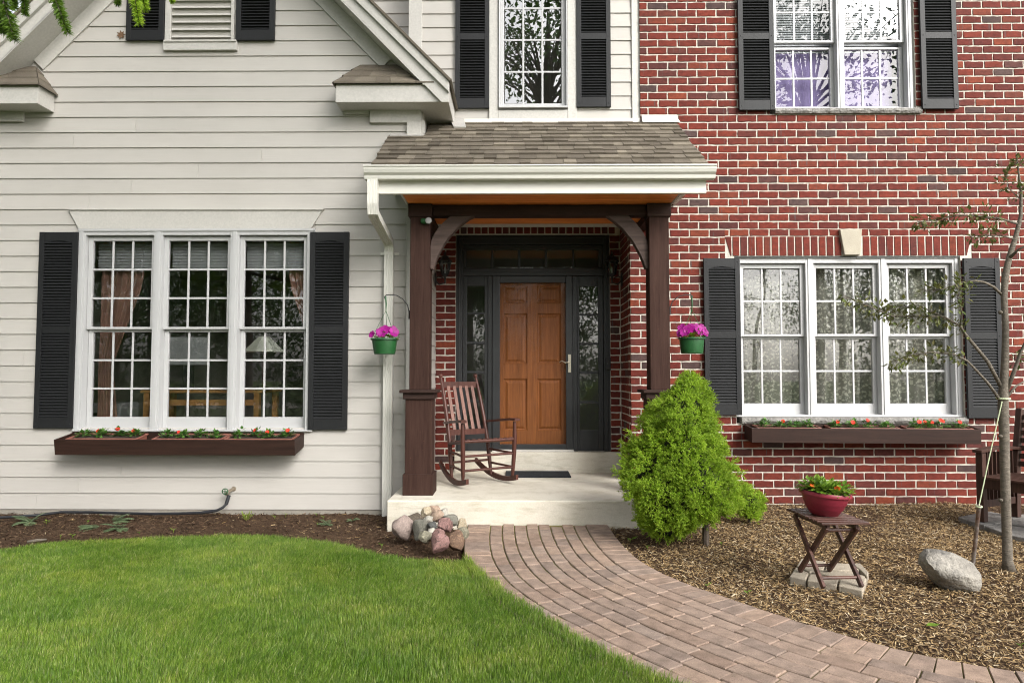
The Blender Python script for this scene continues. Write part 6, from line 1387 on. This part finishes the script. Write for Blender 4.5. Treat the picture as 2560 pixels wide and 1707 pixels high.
for s_ in ((-20, -60, 34, 96, 22, 0), (-40, -30, 8, 78, 20, .05), (48, -50, 62, 36, 13, .1), (8, -60, 36, 20, 14, .12), (105, -60, 168, 80, 17, -.03), (118, -80, 150, 40, 16, .02), (315, -60, 348, 58, 15, -.05), (335, -50, 363, 22, 13, .0), (288, -50, 293, 10, 12, .08), (412, -40, 430, 4, 10, .05), (-30, -20, 2, 60, 20, .1)):
    sprig(*s_, mat='spruce_dark' if s_[0] < 300 else 'spruce_new')
boughs = [((-4.9, 1.2, 3.4), (-2.6, 1.7, 3.0), P(-60, -150, 1.9), P(150, -90, 1.9), P(420, -75, 1.9)), ((-4.9, 1.2, 3.1), (-3.2, 1.5, 2.7), P(-250, -80, 1.95), P(0, -60, 1.95))]
for b_ in boughs: q = MB(); q.tube(b_, [.03, .018, .008, .004, .002][:len(b_)], 7); q.build('bough', M['bark_dark'], spr)
def branchy(cs, ds, n, ln, wd, mat, name, parent):
    """leaf-sized blades round given points"""
    idx = RNG.integers(0, len(cs), n); c = cs[idx] + RNG.normal(0, ds, (n, 3)); a = RNG.normal(size=(n, 3)); a /= np.linalg.norm(a, axis=1, keepdims=True); b = np.cross(a, RNG.normal(size=(n, 3))); b /= np.linalg.norm(b, axis=1, keepdims=True)
    L = ln * RNG.uniform(.6, 1.3, (n, 1)); p = np.stack([c, c + a * L * .5 + b * wd * L, c + a * L, c + a * L * .5 - b * wd * L], 1).reshape(-1, 3); return tag(_putp(bigmesh(name, p, np.arange(len(p)).reshape(-1, 4), M[mat], 4), name, parent), kind='stuff')
def spruce_crown(x, y, z0, z1, r0, n, parent, mat='leaf_far'):
    k = 900; t = RNG.random(k) ** 1.4; z = z0 + (z1 - z0) * t; r = r0 * (1 - t) + .15; a = RNG.uniform(0, 6.28, k); rr = r * RNG.uniform(.25, 1, k) ** .6; cs = np.stack([x + np.cos(a) * rr, y + np.sin(a) * rr, z - rr * .28], -1); branchy(cs, .16, n, .22, .16, mat, 'crown', parent)
spruce_crown(-4.9, 1.2, 3.8, 11, 2.3, 26000, spr, 'spruce_dark')
# ------------------------------------------------------------------ trees across the lawn, mirrored in the window panes; two added for shade
for (x, y, h, r, lab) in ((-8.6, 2.6, 12, 2.7, 'broad dark spruce out of view, added to dim the siding wall'), (-7.5, -5.5, 11, 2.6, 'tall dark spruce mirrored in the panes of the siding wall window'), (-12, -9, 12, 2.8, 'second dark spruce mirrored at the edge of the siding wall window'), (1.6, -12, 10, 2.4, 'blue green spruce mirrored in the side lights of the front door'), (-2.0, -13, 9, 2.4, 'bushy spruce mirrored in the side light behind the rocking chair'), (13.5, -9, 10, 2.6, 'spruce mirrored in the lower panes of the brick wall window')):  # first spruce is unseen, added to dim the left siding wall
    e = empty('spruce_tree', (x, y, -.14), lab, 'tree', 'trees across the front lawn'); q = MB(); q.tube([(x, y, -.3), (x, y, h)], [.2, .03], 8); q.build('trunk', M['bark_dark'], e); spruce_crown(x, y, .9, h, r, 9000, e)
def maple(x, y, h, cz, rx, rz, nb, n, lab, ds=.34):
    e = empty('shade_tree', (x, y, -.14), lab, 'tree', 'trees across the front lawn'); q = MB(); q.tube([(x, y, -.3), (x + .1, y, h * .35), (x, y + .1, cz), (x + .05, y, cz + rz * .8)], [.22, .18, .12, .02], 9); cs = []
    for i in range(nb):
        d = rdir(-.35); r_ = random.uniform(.5, 1); t_ = Vector((x + d.x * rx * r_, y + d.y * rx * r_, cz + d.z * rz * r_)); s_ = Vector((x, y, max(h * .33, cz - rz * random.uniform(.2, .7)))); m_ = s_.lerp(t_, .5) + Vector((0, 0, .25)); q.tube([s_, m_, t_], [.05, .03, .008], 5, False); cs += [t_, s_.lerp(t_, .8), m_.lerp(t_, .5)]
    q.build('trunk', M['bark_dark'], e); branchy(np.array([tuple(c) for c in cs]), ds, n, .17, .26, 'leaf_far', 'crown', e)
maple(2.6, -.9, 9, 10.6, 2.7, 2.0, 60, 15000, 'unseen tall tree added over the viewer so its crown shades the gable', .45)  # unseen crown added to keep sun off the upper left wall
maple(.9, -6.5, 9, 10.6, 2.4, 2.8, 34, 2600, 'loose leafed tree mirrored in the tall upper window')
maple(8.3, -5.0, 9, 10.0, 2.6, 2.6, 26, 2200, 'loose leafed tree mirrored in the upper brick wall window')
maple(5.0, -14, 9, 5.5, 3.4, 3.2, 50, 9000, 'round leafy tree mirrored in the lace curtained window', .5)
maple(-3.2, -15, 9, 5.2, 3.2, 3.0, 50, 9000, 'round leafy tree mirrored beside the spruces', .5)
for i, x in enumerate((-22, -17, 10, 18, 24, 30)): maple(x, -24 - (i % 3) * 2, 9, 5.0, 4.2, 4.2, 50, 6000, ['far round tree beyond the street, westmost', 'far round tree beyond the street near the dark spruces', 'far round tree beyond the street opposite the porch', 'far round tree beyond the street opposite the brick wall', 'far round tree beyond the street opposite the bench', 'far round tree beyond the street, eastmost'][i], .7)
q = MB(); q.box(-60, 60, -20, -14.5, -.2, -.125); tag(q.build('street', M['foundation']), kind='structure')
q = MB(); q.box(3.2, 8.5, -14.5, -3, -.2, -.122); tag(q.build('driveway', M['concrete']), kind='structure')
